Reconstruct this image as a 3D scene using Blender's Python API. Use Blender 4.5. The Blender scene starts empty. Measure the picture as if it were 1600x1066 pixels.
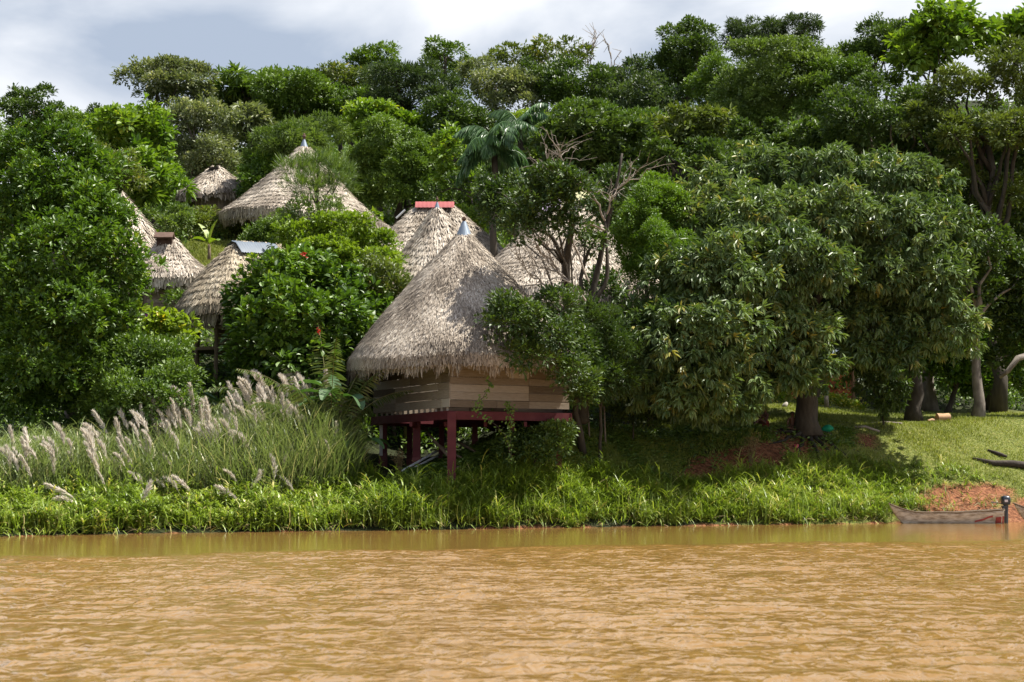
import bpy, math, random, zlib
import numpy as np
from mathutils import Vector, Matrix

C = bpy.context.scene
COL = C.collection
R = math.radians

# ------------------------------------------------------------------ camera
F = 2800.0                      # focal length in pixels of the 1600 px wide frame
CAMZ = 2.0
PITCH = math.atan((750 - 533) / F)
cam = bpy.data.cameras.new("camera")
cam.sensor_width = 36.0
cam.lens = 36.0 * F / 1600.0
cam.clip_end = 3000
cam.dof.use_dof = True
cam.dof.focus_distance = 80
cam.dof.aperture_fstop = 2.6
co = bpy.data.objects.new("camera", cam)
co.location = (0, 0, CAMZ)
co.rotation_euler = (R(90) + PITCH, 0, 0)
COL.objects.link(co)
C.camera = co

# ------------------------------------------------------------------ world, sun, exposure
SUN = Vector((0.46, 0.08, 0.88)).normalized()          # towards the sun
SUN_EL = math.asin(SUN.z)
SUN_AZ = math.atan2(SUN.x, SUN.y)
w = bpy.data.worlds.new("World")
C.world = w
w.use_nodes = True
nt = w.node_tree
nt.nodes.clear()
wo = nt.nodes.new("ShaderNodeOutputWorld")
bg = nt.nodes.new("ShaderNodeBackground")
sky = nt.nodes.new("ShaderNodeTexSky")
sky.sky_type = 'NISHITA'
sky.sun_disc = False
sky.sun_elevation = SUN_EL
sky.sun_rotation = SUN_AZ
sky.air_density = 1.0
sky.dust_density = 1.5
tc = nt.nodes.new("ShaderNodeTexCoord")
mp = nt.nodes.new("ShaderNodeMapping")
mp.inputs['Scale'].default_value = (1.0, 1.0, 2.1)
mp.inputs['Location'].default_value = (0.43, 0.0, 0.35)
n1 = nt.nodes.new("ShaderNodeTexNoise")
n1.inputs['Scale'].default_value = 5.0
n1.inputs['Detail'].default_value = 6.0
n1.inputs['Roughness'].default_value = 0.48
n1.inputs['Distortion'].default_value = 0.35
cr = nt.nodes.new("ShaderNodeValToRGB")                 # cloud brightness: grey-blue undersides to white tops
cr.color_ramp.elements[0].position = 0.40
cr.color_ramp.elements[0].color = (2.5, 2.95, 3.7, 1)
cr.color_ramp.elements[1].position = 0.59
cr.color_ramp.elements[1].color = (5.5, 5.65, 5.9, 1)
sx = nt.nodes.new("ShaderNodeSeparateXYZ")
mr = nt.nodes.new("ShaderNodeMapRange")                 # cloud bank low in the sky, thinning overhead
mr.inputs['From Min'].default_value = 0.46
mr.inputs['From Max'].default_value = 0.80
mr.inputs['To Min'].default_value = 1.0
mr.inputs['To Max'].default_value = 0.08
mx = nt.nodes.new("ShaderNodeMix")
mx.data_type = 'RGBA'
L = nt.links.new
L(tc.outputs['Generated'], mp.inputs['Vector'])
L(mp.outputs['Vector'], n1.inputs['Vector'])
L(n1.outputs['Fac'], cr.inputs['Fac'])
L(tc.outputs['Generated'], sx.inputs['Vector'])
L(sx.outputs['Z'], mr.inputs['Value'])
L(mr.outputs['Result'], mx.inputs['Factor'])
L(sky.outputs['Color'], mx.inputs['A'])
L(cr.outputs['Color'], mx.inputs['B'])
L(mx.outputs['Result'], bg.inputs['Color'])
bg.inputs['Strength'].default_value = 0.088
L(bg.outputs['Background'], wo.inputs['Surface'])

sl = bpy.data.lights.new("sun", 'SUN')
sl.energy = 5.0
sl.angle = R(0.53)
sl.color = (1.0, 0.95, 0.86)
so = bpy.data.objects.new("sun", sl)
so.rotation_euler = SUN.to_track_quat('Z', 'Y').to_euler()
so.location = (60, -20, 120)
COL.objects.link(so)
C.view_settings.view_transform = 'Standard'
C.view_settings.look = 'None'
C.view_settings.exposure = 1.1
C.view_settings.gamma = 1.0
C.cycles.max_bounces = 6
C.cycles.transparent_max_bounces = 4
C.cycles.use_denoising = True
C.cycles.sample_clamp_direct = 4.0

# ------------------------------------------------------------------ projection helpers
CP, SP = math.cos(PITCH), math.sin(PITCH)


def P(px, py, D):
    """world point on the sight line through a photo pixel at distance D (world Y)"""
    dx, dy = (px - 800) / F, (533 - py) / F
    d = Vector((dx, CP - dy * SP, SP + dy * CP))
    t = D / d.y
    return Vector((d.x * t, D, CAMZ + d.z * t))


def S(D):
    return F / D                # photo pixels per metre at distance D


def rng_of(s):
    return np.random.default_rng(zlib.crc32(s.encode()))


# ------------------------------------------------------------------ mesh helpers
def nrm(a):
    return a / np.maximum(np.linalg.norm(a, axis=-1, keepdims=True), 1e-9)


class Geo:
    def __init__(self):
        self.v, self.f, self.n = [], [], 0          # f: list of (faces (m,k), tint (m,))

    def add(self, verts, faces, tint=0.5):
        verts = np.asarray(verts, float).reshape(-1, 3)
        faces = np.asarray(faces, np.int64)
        t = np.broadcast_to(np.asarray(tint, float), (len(faces),))
        self.v.append(verts)
        self.f.append((faces + self.n, t))
        self.n += len(verts)

    def build(self, name, mat, parent=None, smooth=False):
        V = np.concatenate(self.v)
        if parent is not None:
            V = V - OFFS[parent.name]
        me = bpy.data.meshes.new(name)
        nl = sum(f.size for f, _ in self.f)
        npoly = sum(len(f) for f, _ in self.f)
        me.vertices.add(len(V))
        me.vertices.foreach_set("co", V.astype(np.float32).ravel())
        me.loops.add(nl)
        me.polygons.add(npoly)
        me.loops.foreach_set("vertex_index", np.concatenate([f.ravel() for f, _ in self.f]).astype(np.int32))
        tot = np.concatenate([np.full(len(f), f.shape[1]) for f, _ in self.f])
        me.polygons.foreach_set("loop_start", (np.cumsum(tot) - tot).astype(np.int32))
        at = me.attributes.new("tint", 'FLOAT', 'FACE')
        at.data.foreach_set("value", np.concatenate([t for _, t in self.f]).astype(np.float32))
        me.polygons.foreach_set("use_smooth", np.full(npoly, bool(smooth)))
        me.update(calc_edges=True)
        if mat is not None:
            me.materials.append(mat)
        o = bpy.data.objects.new(name, me)
        COL.objects.link(o)
        if parent is not None:
            o.parent = parent
            OFFS[o.name] = OFFS[parent.name]
        else:
            OFFS[o.name] = np.zeros(3)
        return o


OFFS = {}


def thing(name, label, cat, loc, group=None):
    o = bpy.data.objects.new(name, None)
    o.empty_display_size = 0.3
    o.location = loc
    COL.objects.link(o)
    OFFS[o.name] = np.array(loc, float)
    return tag(o, label, cat, group)


def tag(o, label, cat, group=None, kind=None):
    o["label"] = label
    o["category"] = cat
    if group:
        o["group"] = group
    if kind:
        o["kind"] = kind
    return o


def recentre(o, loc):
    """a thing that is one mesh: put its origin at its base"""
    me = o.data
    n = len(me.vertices)
    a = np.empty(n * 3, np.float32)
    me.vertices.foreach_get("co", a)
    a = a.reshape(-1, 3) - np.array(loc, np.float32)
    me.vertices.foreach_set("co", a.ravel())
    o.location = loc
    OFFS[o.name] = np.array(loc, float)
    me.update()


def kind(o, k, label=None):
    o["kind"] = k
    if label:
        o["label"] = label
    return o


def tube(g, pts, rad, sides=6, tint=0.5, cap=True, jit=0.0, rng=None):
    pts = np.asarray(pts, float)
    rad = np.broadcast_to(np.asarray(rad, float), (len(pts),))
    d = np.gradient(pts, axis=0)
    d = nrm(d)
    ref = np.array([0.0, 0.0, 1.0]) if abs(d[:, 2]).mean() < 0.9 else np.array([1.0, 0.0, 0.0])
    a = nrm(np.cross(d, ref))
    b = np.cross(d, a)
    th = np.arange(sides) / sides * 2 * np.pi
    ring = np.cos(th)[None, :, None] * a[:, None, :] + np.sin(th)[None, :, None] * b[:, None, :]
    rr = rad[:, None, None]
    if jit and rng is not None:
        rr = rr * (1 + jit * rng.standard_normal((len(pts), sides, 1)))
    V = (pts[:, None, :] + ring * rr).reshape(-1, 3)
    i, j = np.meshgrid(np.arange(len(pts) - 1), np.arange(sides), indexing='ij')
    j2 = (j + 1) % sides
    q = np.stack([i * sides + j, i * sides + j2, (i + 1) * sides + j2, (i + 1) * sides + j], -1).reshape(-1, 4)
    g.add(V, q, tint)
    if cap:
        k = np.arange(1, sides - 1)
        n0 = g.n - len(V)
        for base, flip in ((0, 1), ((len(pts) - 1) * sides, 0)):
            t = np.stack([np.full_like(k, base), base + k, base + k + 1], -1)
            if flip:
                t = t[:, ::-1]
            g.f.append((t + n0, np.full(len(t), float(tint))))


def box(g, c, half, ax=None, tint=0.5, taper=0.0):
    """ax: 3x3 rows = local axes"""
    ax = np.eye(3) if ax is None else np.asarray(ax, float)
    s = np.array([[x, y, z] for z in (-1, 1) for y in (-1, 1) for x in (-1, 1)], float)
    V = np.asarray(c, float) + (s * np.asarray(half, float)) @ ax
    q = [[0, 2, 3, 1], [4, 5, 7, 6], [0, 1, 5, 4], [2, 6, 7, 3], [0, 4, 6, 2], [1, 3, 7, 5]]
    g.add(V, q, tint)


def beam(g, p0, p1, wx, wz, tint=0.5):
    p0, p1 = np.asarray(p0, float), np.asarray(p1, float)
    d = p1 - p0
    ln = np.linalg.norm(d)
    a = d / ln
    ref = np.array([0, 0, 1.0]) if abs(a[2]) < 0.9 else np.array([0, 1.0, 0])
    b = nrm(np.cross(ref, a))
    c = np.cross(a, b)
    box(g, (p0 + p1) / 2, (ln / 2, wx / 2, wz / 2), [a, b, c], tint)


# templates: x across, y along, z along the normal (all in units of the leaf's length / width)
T_DIAM = (np.array([(0, 0, 0), (.5, .45, .09), (0, 1, -.06), (-.5, .45, .09)]), [[0, 1, 2], [0, 2, 3]])
T_OVAL = (np.array([(0, 0, 0), (.42, .3, .07), (.44, .66, .05), (0, 1, -.13), (-.44, .66, .05), (-.42, .3, .07)]),
          [[0, 1, 2], [0, 2, 3], [0, 3, 4], [0, 4, 5]])
T_LONG = (np.array([(0, 0, 0), (.5, .35, -.02), (.42, .68, -.16), (0, 1, -.38), (-.42, .68, -.16), (-.5, .35, -.02)]),
          [[0, 1, 2], [0, 2, 3], [0, 3, 4], [0, 4, 5]])
T_BLADE = (np.array([(-.5, 0, 0), (.5, 0, 0), (-.5, .38, -.07), (.5, .38, -.07), (-.36, .72, -.28), (.36, .72, -.28), (0, 1, -.58)]),
           [[0, 1, 3], [0, 3, 2], [2, 3, 5], [2, 5, 4], [4, 5, 6]])
T_STRAW = (np.array([(-.5, 0, 0), (.5, 0, 0), (.35, 1, .03), (-.35, 1, .03)]), [[0, 1, 2, 3]])


def scatter(g, tmpl, O, A, N, Ln, Wd, tint, bend=1.0):
    tv, tf = tmpl
    n = len(O)
    A = nrm(A)
    Sd = nrm(np.cross(A, N))
    N = np.cross(Sd, A)
    Ln = np.broadcast_to(np.asarray(Ln, float), (n,))
    Wd = np.broadcast_to(np.asarray(Wd, float), (n,))
    bend = np.broadcast_to(np.asarray(bend, float), (n,))
    V = (O[:, None, :] + Sd[:, None, :] * (tv[None, :, 0:1] * Wd[:, None, None])
         + A[:, None, :] * (tv[None, :, 1:2] * Ln[:, None, None])
         + N[:, None, :] * (tv[None, :, 2:3] * (Ln * bend)[:, None, None]))
    tf = np.asarray(tf)
    Fc = (tf[None] + (np.arange(n) * len(tv))[:, None, None]).reshape(-1, tf.shape[1])
    g.add(V.reshape(-1, 3), Fc, np.repeat(np.broadcast_to(np.asarray(tint, float), (n,)), len(tf)))


# ------------------------------------------------------------------ materials
def newmat(name):
    m = bpy.data.materials.new(name)
    m.use_nodes = True
    m.node_tree.nodes.clear()
    return m, m.node_tree, m.node_tree.links.new


def ramp(nt, stops):
    r = nt.nodes.new("ShaderNodeValToRGB")
    e = r.color_ramp.elements
    while len(e) > 1:
        e.remove(e[-1])
    e[0].position, e[0].color = stops[0][0], (*stops[0][1], 1)
    for p, c in stops[1:]:
        x = e.new(p)
        x.color = (*c, 1)
    return r


def leafmat(name, lo, hi, young=None, rough=0.42, spec=0.5, transl=0.28, tcol=(1.5, 1.6, .6)):
    m, nt, L = newmat(name)
    out = nt.nodes.new("ShaderNodeOutputMaterial")
    at = nt.nodes.new("ShaderNodeAttribute")
    at.attribute_name = "tint"
    st = [(0.0, lo), (0.8, hi)]
    st.append((1.0, young if young else tuple(min(1, c * 1.25) for c in hi)))
    r = ramp(nt, st)
    L(at.outputs['Fac'], r.inputs['Fac'])
    b = nt.nodes.new("ShaderNodeBsdfPrincipled")
    b.inputs['Roughness'].default_value = rough
    b.inputs['Specular IOR Level'].default_value = spec
    L(r.outputs['Color'], b.inputs['Base Color'])
    t = nt.nodes.new("ShaderNodeBsdfTranslucent")
    hs = nt.nodes.new("ShaderNodeMix")
    hs.data_type = 'RGBA'
    hs.blend_type = 'MULTIPLY'
    hs.inputs['Factor'].default_value = 1.0
    hs.inputs['B'].default_value = (*tcol, 1)
    L(r.outputs['Color'], hs.inputs['A'])
    L(hs.outputs['Result'], t.inputs['Color'])
    ms = nt.nodes.new("ShaderNodeMixShader")
    ms.inputs['Fac'].default_value = transl * .75
    L(b.outputs['BSDF'], ms.inputs[1])
    L(t.outputs['BSDF'], ms.inputs[2])
    L(ms.outputs['Shader'], out.inputs['Surface'])
    return m


def tintmat(name, stops, rough=0.85, spec=0.2, noise=0.0, nscale=4.0, nstretch=(1, 1, 1), bump=0.0, metal=0.0):
    """colour from the per-face tint plus object-space noise"""
    m, nt, L = newmat(name)
    out = nt.nodes.new("ShaderNodeOutputMaterial")
    at = nt.nodes.new("ShaderNodeAttribute")
    at.attribute_name = "tint"
    b = nt.nodes.new("ShaderNodeBsdfPrincipled")
    b.inputs['Roughness'].default_value = rough
    b.inputs['Specular IOR Level'].default_value = spec
    b.inputs['Metallic'].default_value = metal
    r = ramp(nt, stops)
    tc = nt.nodes.new("ShaderNodeTexCoord")
    mp = nt.nodes.new("ShaderNodeMapping")
    mp.inputs['Scale'].default_value = nstretch
    nz = nt.nodes.new("ShaderNodeTexNoise")
    nz.inputs['Scale'].default_value = nscale
    nz.inputs['Detail'].default_value = 5
    L(tc.outputs['Object'], mp.inputs['Vector'])
    L(mp.outputs['Vector'], nz.inputs['Vector'])
    ma = nt.nodes.new("ShaderNodeMath")
    ma.operation = 'MULTIPLY_ADD'
    ma.inputs[1].default_value = noise * 2
    sb = nt.nodes.new("ShaderNodeMath")
    sb.operation = 'SUBTRACT'
    sb.inputs[1].default_value = noise
    L(nz.outputs['Fac'], ma.inputs[0])
    L(at.outputs['Fac'], ma.inputs[2])
    L(ma.outputs['Value'], sb.inputs[0])
    L(sb.outputs['Value'], r.inputs['Fac'])
    L(r.outputs['Color'], b.inputs['Base Color'])
    if bump:
        bp = nt.nodes.new("ShaderNodeBump")
        bp.inputs['Strength'].default_value = bump
        bp.inputs['Distance'].default_value = 0.05
        L(nz.outputs['Fac'], bp.inputs['Height'])
        L(bp.outputs['Normal'], b.inputs['Normal'])
    L(b.outputs['BSDF'], out.inputs['Surface'])
    return m


M = {}
M['dark'] = leafmat('dark_green_leaf', (0.028, 0.059, 0.010), (0.094, 0.145, 0.025), rough=.52)
M['mid'] = leafmat('mid_green_leaf', (0.048, 0.096, 0.012), (0.145, 0.221, 0.029), rough=.52)
M['bright'] = leafmat('bright_green_leaf', (0.071, 0.145, 0.012), (0.199, 0.288, 0.029), (0.341, 0.375, 0.039), rough=.5, transl=.34)
M['olive'] = leafmat('olive_leaf', (0.054, 0.078, 0.013), (0.153, 0.196, 0.036), (0.284, 0.241, 0.065), rough=.52)
M['silver'] = leafmat('silvery_leaf', (0.064, 0.091, 0.036), (0.213, 0.239, 0.111), (0.426, 0.415, 0.260), rough=.55)
M['blue'] = leafmat('bluish_leaf', (0.028, 0.054, 0.018), (0.080, 0.115, 0.039), rough=.55)
M['mango'] = leafmat('mango_leaf', (.050, .094, .023), (.164, .228, .070), (.32, .29, .07), rough=.46, spec=.5, transl=.24)
M['glossy'] = leafmat('glossy_leaf', (0.037, 0.083, 0.010), (0.125, 0.214, 0.022), (0.241, 0.308, 0.033), rough=.46, spec=.45, transl=.3)
M['feather'] = leafmat('feathery_leaf', (0.051, 0.094, 0.017), (0.149, 0.208, 0.044), rough=.55, transl=.32)
M['lime'] = leafmat('lime_leaf', (0.106, 0.181, 0.013), (0.248, 0.322, 0.031), (0.540, 0.429, 0.039), rough=.5, transl=.36)
M['banana'] = leafmat('banana_leaf', (.034, .085, .026), (.085, .160, .050), rough=.5, transl=.3)
M['palm'] = leafmat('palm_leaf', (.035, .090, .034), (.105, .190, .072), rough=.36, spec=.6)
M['coco'] = leafmat('coconut_leaf', (.06, .11, .02), (.14, .17, .05), (.30, .25, .11), transl=.35)
M['bankgrass'] = leafmat('bank_grass_blade', (.095, .155, .016), (.270, .350, .055), (.48, .42, .17), rough=.45, transl=.38)
M['lawn'] = leafmat('lawn_blade', (.115, .150, .022), (.290, .315, .058), (.36, .31, .10), rough=.6, transl=.3)
M['reed'] = leafmat('reed_blade', (.105, .145, .045), (.270, .320, .130), (.50, .44, .27), rough=.5, transl=.35, tcol=(1.3, 1.4, .8))
M['plume'] = leafmat('plume_hair', (.58, .52, .44), (.80, .75, .67), (.90, .87, .82), rough=.9, spec=.1, transl=.4, tcol=(1.1, 1.08, 1.06))
M['yellow'] = leafmat('yellow_petal', (.30, .26, .02), (.50, .42, .03))
M['red'] = leafmat('red_petal', (.35, .02, .02), (.5, .04, .04))
M['dryleaf'] = leafmat('dry_leaf', (.12, .08, .03), (.26, .19, .09), rough=.8)
M['bark'] = tintmat('bark', [(0, (.018, .015, .011)), (1, (.105, .088, .068))], noise=.5, nscale=5, nstretch=(1, 1, .3), bump=.8)
M['palebark'] = tintmat('pale_bark', [(0, (.06, .05, .035)), (.5, (.22, .19, .16)), (1, (.42, .39, .35))], noise=.6, nscale=3, nstretch=(1, 1, .5), bump=.6)
M['twig'] = tintmat('bare_twig', [(0, (.14, .115, .09)), (1, (.34, .29, .24))], noise=.4, nscale=3)
TH = [(0, (.064, .052, .041)), (.25, (.18, .148, .116)), (.6, (.38, .322, .255)), (1, (.63, .56, .47))]
M['thatch'] = tintmat('thatch', TH, rough=.9, noise=.12, nscale=1.2)
M['thatchgold'] = tintmat('golden_thatch', [(0, (.07, .054, .037)), (.3, (.20, .162, .113)), (.7, (.42, .35, .25)), (1, (.64, .565, .44))], rough=.9, noise=.1, nscale=1.2)
M['thatchbed'] = tintmat('thatch_bed', [(0, (.05, .04, .03)), (1, (.22, .18, .13))], rough=1, noise=.5, nscale=9)
M['plank'] = tintmat('weathered_plank', [(0, (.085, .064, .046)), (.5, (.21, .168, .125)), (1, (.40, .355, .30))], noise=.22, nscale=3, nstretch=(1.2, 1.2, 9), bump=.25)
M['maroon'] = tintmat('maroon_paint', [(0, (.05, .012, .014)), (.5, (.105, .022, .026)), (1, (.15, .05, .05))], rough=.6, noise=.4, nscale=2.5)
M['whitewood'] = tintmat('white_paint', [(0, (.35, .34, .33)), (1, (.75, .75, .74))], rough=.7, noise=.3, nscale=3)
M['wood'] = tintmat('rough_wood', [(0, (.06, .042, .028)), (1, (.24, .18, .125))], noise=.4, nscale=4, bump=.3)
M['tin'] = tintmat('zinc_sheet', [(0, (.14, .18, .225)), (1, (.26, .31, .37))], rough=.45, spec=.5, noise=.35, nscale=3, metal=.35)
M['oldtin'] = tintmat('old_tin_sheet', [(0, (.07, .09, .115)), (1, (.16, .19, .23))], rough=.55, spec=.4, noise=.4, nscale=2)
M['rust'] = tintmat('rusty_metal', [(0, (.06, .035, .025)), (1, (.20, .13, .10))], rough=.8, noise=.4)
M['redtin'] = tintmat('red_sheet', [(0, (.20, .045, .045)), (1, (.32, .10, .095))], rough=.5, noise=.3, nscale=2)
M['orange'] = tintmat('orange_wall', [(0, (.42, .10, .04)), (1, (.62, .20, .09))], rough=.9, noise=.35, nscale=1.5)
M['purple'] = tintmat('purple_plastic', [(0, (.20, .03, .22)), (1, (.36, .06, .38))], rough=.4, noise=.2)
M['lilac'] = tintmat('lilac_cloth', [(0, (.30, .24, .34)), (1, (.52, .44, .54))], rough=.9, noise=.3)
M['cream'] = tintmat('cream_sheet', [(0, (.52, .50, .26)), (1, (.74, .70, .42))], rough=.8, noise=.3)
M['green'] = tintmat('green_cloth', [(0, (.005, .14, .07)), (1, (.02, .30, .15))], rough=.7, noise=.3)
M['pink'] = tintmat('pink_plastic', [(0, (.5, .06, .12)), (1, (.7, .14, .2))], rough=.5, noise=.2)
M['pipe'] = tintmat('grey_pipe', [(0, (.34, .35, .36)), (1, (.62, .63, .64))], rough=.45, noise=.2)
M['skin'] = tintmat('skin', [(0, (.11, .050, .028)), (1, (.20, .10, .058))], rough=.55, spec=.4, noise=.2)
M['hair'] = tintmat('black_hair', [(0, (.008, .007, .006)), (1, (.02, .018, .016))], rough=.5)
M['cloth'] = tintmat('dark_red_cloth', [(0, (.14, .02, .02)), (1, (.30, .06, .05))], rough=.9, noise=.4, nscale=8)
M['navy'] = tintmat('dark_cloth', [(0, (.012, .012, .02)), (1, (.05, .05, .07))], rough=.9, noise=.3, nscale=8)
M['logend'] = tintmat('cut_wood', [(0, (.30, .18, .10)), (1, (.52, .34, .20))], rough=.85, noise=.35, nscale=4, bump=.2)
M['darklog'] = tintmat('rotten_wood', [(0, (.018, .014, .011)), (1, (.10, .08, .065))], noise=.45, nscale=5, bump=.8)
M['blackplastic'] = tintmat('black_plastic', [(0, (.012, .016, .022)), (1, (.035, .045, .06))], rough=.3, spec=.5, noise=.2)
M['motorgrey'] = tintmat('motor_grey', [(0, (.04, .045, .05)), (1, (.10, .11, .12))], rough=.45, noise=.3)
M['decal'] = tintmat('pale_decal', [(0, (.6, .5, .5)), (1, (.8, .75, .75))], rough=.5, noise=.1)
M['redpaint'] = tintmat('worn_red_paint', [(0, (.20, .03, .025)), (1, (.46, .10, .085))], rough=.7, noise=.5, nscale=5)
M['stone'] = tintmat('pale_stone', [(0, (.25, .22, .18)), (1, (.5, .46, .40))], rough=.9, noise=.4)


def hullmat():
    m, nt, L = newmat('weathered_hull')
    out = nt.nodes.new("ShaderNodeOutputMaterial")
    b = nt.nodes.new("ShaderNodeBsdfPrincipled")
    b.inputs['Roughness'].default_value = .8
    tc = nt.nodes.new("ShaderNodeTexCoord")
    mp = nt.nodes.new("ShaderNodeMapping")
    mp.inputs['Scale'].default_value = (1.6, 4, 6)
    nz = nt.nodes.new("ShaderNodeTexNoise")
    nz.inputs['Scale'].default_value = 1.6
    nz.inputs['Detail'].default_value = 7
    nz.inputs['Roughness'].default_value = .65
    r = ramp(nt, [(.28, (.12, .085, .06)), (.40, (.34, .27, .20)), (.55, (.56, .48, .385)), (.75, (.70, .63, .53))])
    L(tc.outputs['Object'], mp.inputs['Vector'])
    L(mp.outputs['Vector'], nz.inputs['Vector'])
    L(nz.outputs['Fac'], r.inputs['Fac'])
    L(r.outputs['Color'], b.inputs['Base Color'])
    bp = nt.nodes.new("ShaderNodeBump")
    bp.inputs['Strength'].default_value = .5
    bp.inputs['Distance'].default_value = .03
    L(nz.outputs['Fac'], bp.inputs['Height'])
    L(bp.outputs['Normal'], b.inputs['Normal'])
    L(b.outputs['BSDF'], out.inputs['Surface'])
    return m


M['hull'] = hullmat()

# ------------------------------------------------------------------ terrain
# columns of (distance, photo row of the ground there); heights follow from the sight lines
COLS = [
    (0, [(66, 800), (72, 735), (80, 690), (95, 600), (115, 520), (140, 440), (170, 390), (230, 340)]),
    (300, [(70.6, 800), (75, 735), (82, 680), (92, 580), (100, 500), (108, 421), (118, 382), (130, 375), (160, 310), (220, 250)]),
    (480, [(72.2, 800), (76, 735), (82, 690), (92, 600), (100, 520), (112, 420), (120, 392), (128, 375), (160, 290), (220, 220)]),
    (640, [(74, 792), (76.6, 742), (83.6, 737), (90, 690), (100, 590), (110, 520), (125, 450), (160, 300), (220, 200)]),
    (850, [(76, 800), (78.2, 742), (81.3, 672), (88, 648), (95, 622), (110, 560), (125, 470), (160, 280), (220, 190)]),
    (1050, [(80, 790), (82.5, 745), (85.5, 690), (90, 656), (100, 640), (110, 600), (125, 500), (160, 250), (220, 170)]),
    (1250, [(83, 785), (85.5, 735), (87.5, 690), (89, 672), (100, 640), (112, 626), (125, 540), (160, 280), (220, 150)]),
    (1400, [(85.5, 785), (89.5, 715), (93, 668), (100, 655), (115, 640), (130, 540), (160, 300), (220, 150)]),
    (1600, [(88, 780), (92, 722), (97.5, 655), (104, 651), (120, 640), (135, 540), (165, 300), (220, 150)]),
]


def shore(px):
    px = np.clip(np.asarray(px, float), -250, 1850)
    row = np.interp(px, [-250, 0, 300, 480, 640, 850, 1050, 1250, 1400, 1600, 1850],
                    [843, 838, 832, 830, 828, 824.5, 821.5, 819, 817, 815, 812])
    return CAMZ * F / (row - 750)


_S0 = shore([c[0] for c in COLS])
_TAB = []
for (c, rows), s0 in zip(COLS, _S0):
    s = [-20, -4, 0] + [d - s0 for d, _ in rows]
    z = [-3, -1.2, 0.0] + [P(c, py, d).z for d, py in rows]
    s.append(s[-1] + 120)
    z.append(z[-1] + 6)
    _TAB.append((np.array(s), np.array(z)))
_CX = np.array([c[0] for c in COLS], float)


def ground_ps(px, D):
    px, D = np.broadcast_arrays(np.asarray(px, float), np.asarray(D, float))
    s = D - shore(px)
    Z = np.stack([np.interp(s, a, b) for a, b in _TAB])
    q = np.clip(px, _CX[0], _CX[-1])
    i = np.clip(np.searchsorted(_CX, q, side='right') - 1, 0, len(_CX) - 2)
    t = (q - _CX[i]) / (_CX[i + 1] - _CX[i])
    t = t * t * (3 - 2 * t)
    z0 = np.take_along_axis(Z, i[None], 0)[0]
    z1 = np.take_along_axis(Z, (i + 1)[None], 0)[0]
    return z0 * (1 - t) + z1 * t


def colof(x, D):
    return 800 + F * np.asarray(x) / np.asarray(D)


def ground(x, D):
    z = ground_ps(colof(x, D), D)
    x, D = np.asarray(x, float), np.asarray(D, float)
    n = (np.sin(x * 1.3 + 1.7 * np.sin(D * .9)) * .05 + np.sin(D * 1.9 + x * .6) * .04 + np.sin(x * 3.1 - D * 2.3) * .025)
    so = soil_amt(x, D)
    n = n - so * (.10 + .16 * np.abs(np.sin(x * 4.3 + 2 * np.sin(D * 3))) * np.abs(np.sin(D * 3.7 + x)))
    return z + n * np.clip((D - shore(colof(x, D))) / 3, 0, 1)


def gz(x, D):
    return float(ground(x, D))


def smooth(a, b, x):
    t = np.clip((x - a) / (b - a), 0, 1)
    return t * t * (3 - 2 * t)


def wob(x, D):
    return np.sin(x * 1.1 + 2 * np.sin(D * .7)) * .5 + np.sin(x * 2.7 + D * 1.9) * .3 + np.sin(D * 3.3 - x * 1.7) * .2


def soil_amt(x, D):
    px = colof(x, D)
    s = D - shore(px)
    n = wob(x, D)
    a = np.exp(-((px - 1500 - 6 * s + 22 * wob(x * 1.7, D * 2.1)) / 66) ** 2 - ((s - 1.9 + .5 * n) / 1.7) ** 2) * 1.5       # bare bank above the canoe
    a = np.maximum(a, np.exp(-((px - 1600) / 50) ** 2 - ((s - .8) / 1.2) ** 2))
    cut = np.interp(px, [1040, 1150, 1250, 1400], [4.2, 5.3, 6.3, 8.4])
    a = np.maximum(a, 1.15 * np.exp(-((s - cut) / 1.3) ** 2) * smooth(1030, 1080, px) * (1 - .55 * smooth(1180, 1300, px)) * (1 - smooth(1350, 1420, px)))
    a = np.maximum(a, .7 * np.exp(-((px - 1235) / 90) ** 2 - ((s - 8) / 2.2) ** 2))          # trodden earth under the mango
    a = np.maximum(a, .8 * (1 - smooth(-.2, .35, s)))                                            # wet mud line
    return np.clip(a + .30 * n * (a > .1), 0, 1)


def lawn_amt(x, D):
    px = colof(x, D)
    s = D - shore(px)
    a = smooth(1080, 1200, px) * (1 - smooth(27, 33, s))
    a = np.maximum(a, smooth(255, 285, px) * (1 - smooth(392, 415, px)) * smooth(104, 106, D) * (1 - smooth(121, 123, D)))
    return a


ys = np.concatenate([np.arange(54, 128, .5), np.arange(128, 200, 2.0), np.arange(200, 420, 12.0)])
xs = np.concatenate([np.arange(-300, -60, 12.0), np.arange(-60, 62, .6), np.arange(62, 312, 12.0)])
X, Y = np.meshgrid(xs, ys)
Z = ground(X, Y)
g = Geo()
nx, ny = len(xs), len(ys)
i, j = np.meshgrid(np.arange(ny - 1), np.arange(nx - 1), indexing='ij')
g.add(np.stack([X, Y, Z], -1).reshape(-1, 3),
      np.stack([i * nx + j, i * nx + j + 1, (i + 1) * nx + j + 1, (i + 1) * nx + j], -1).reshape(-1, 4))


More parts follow.
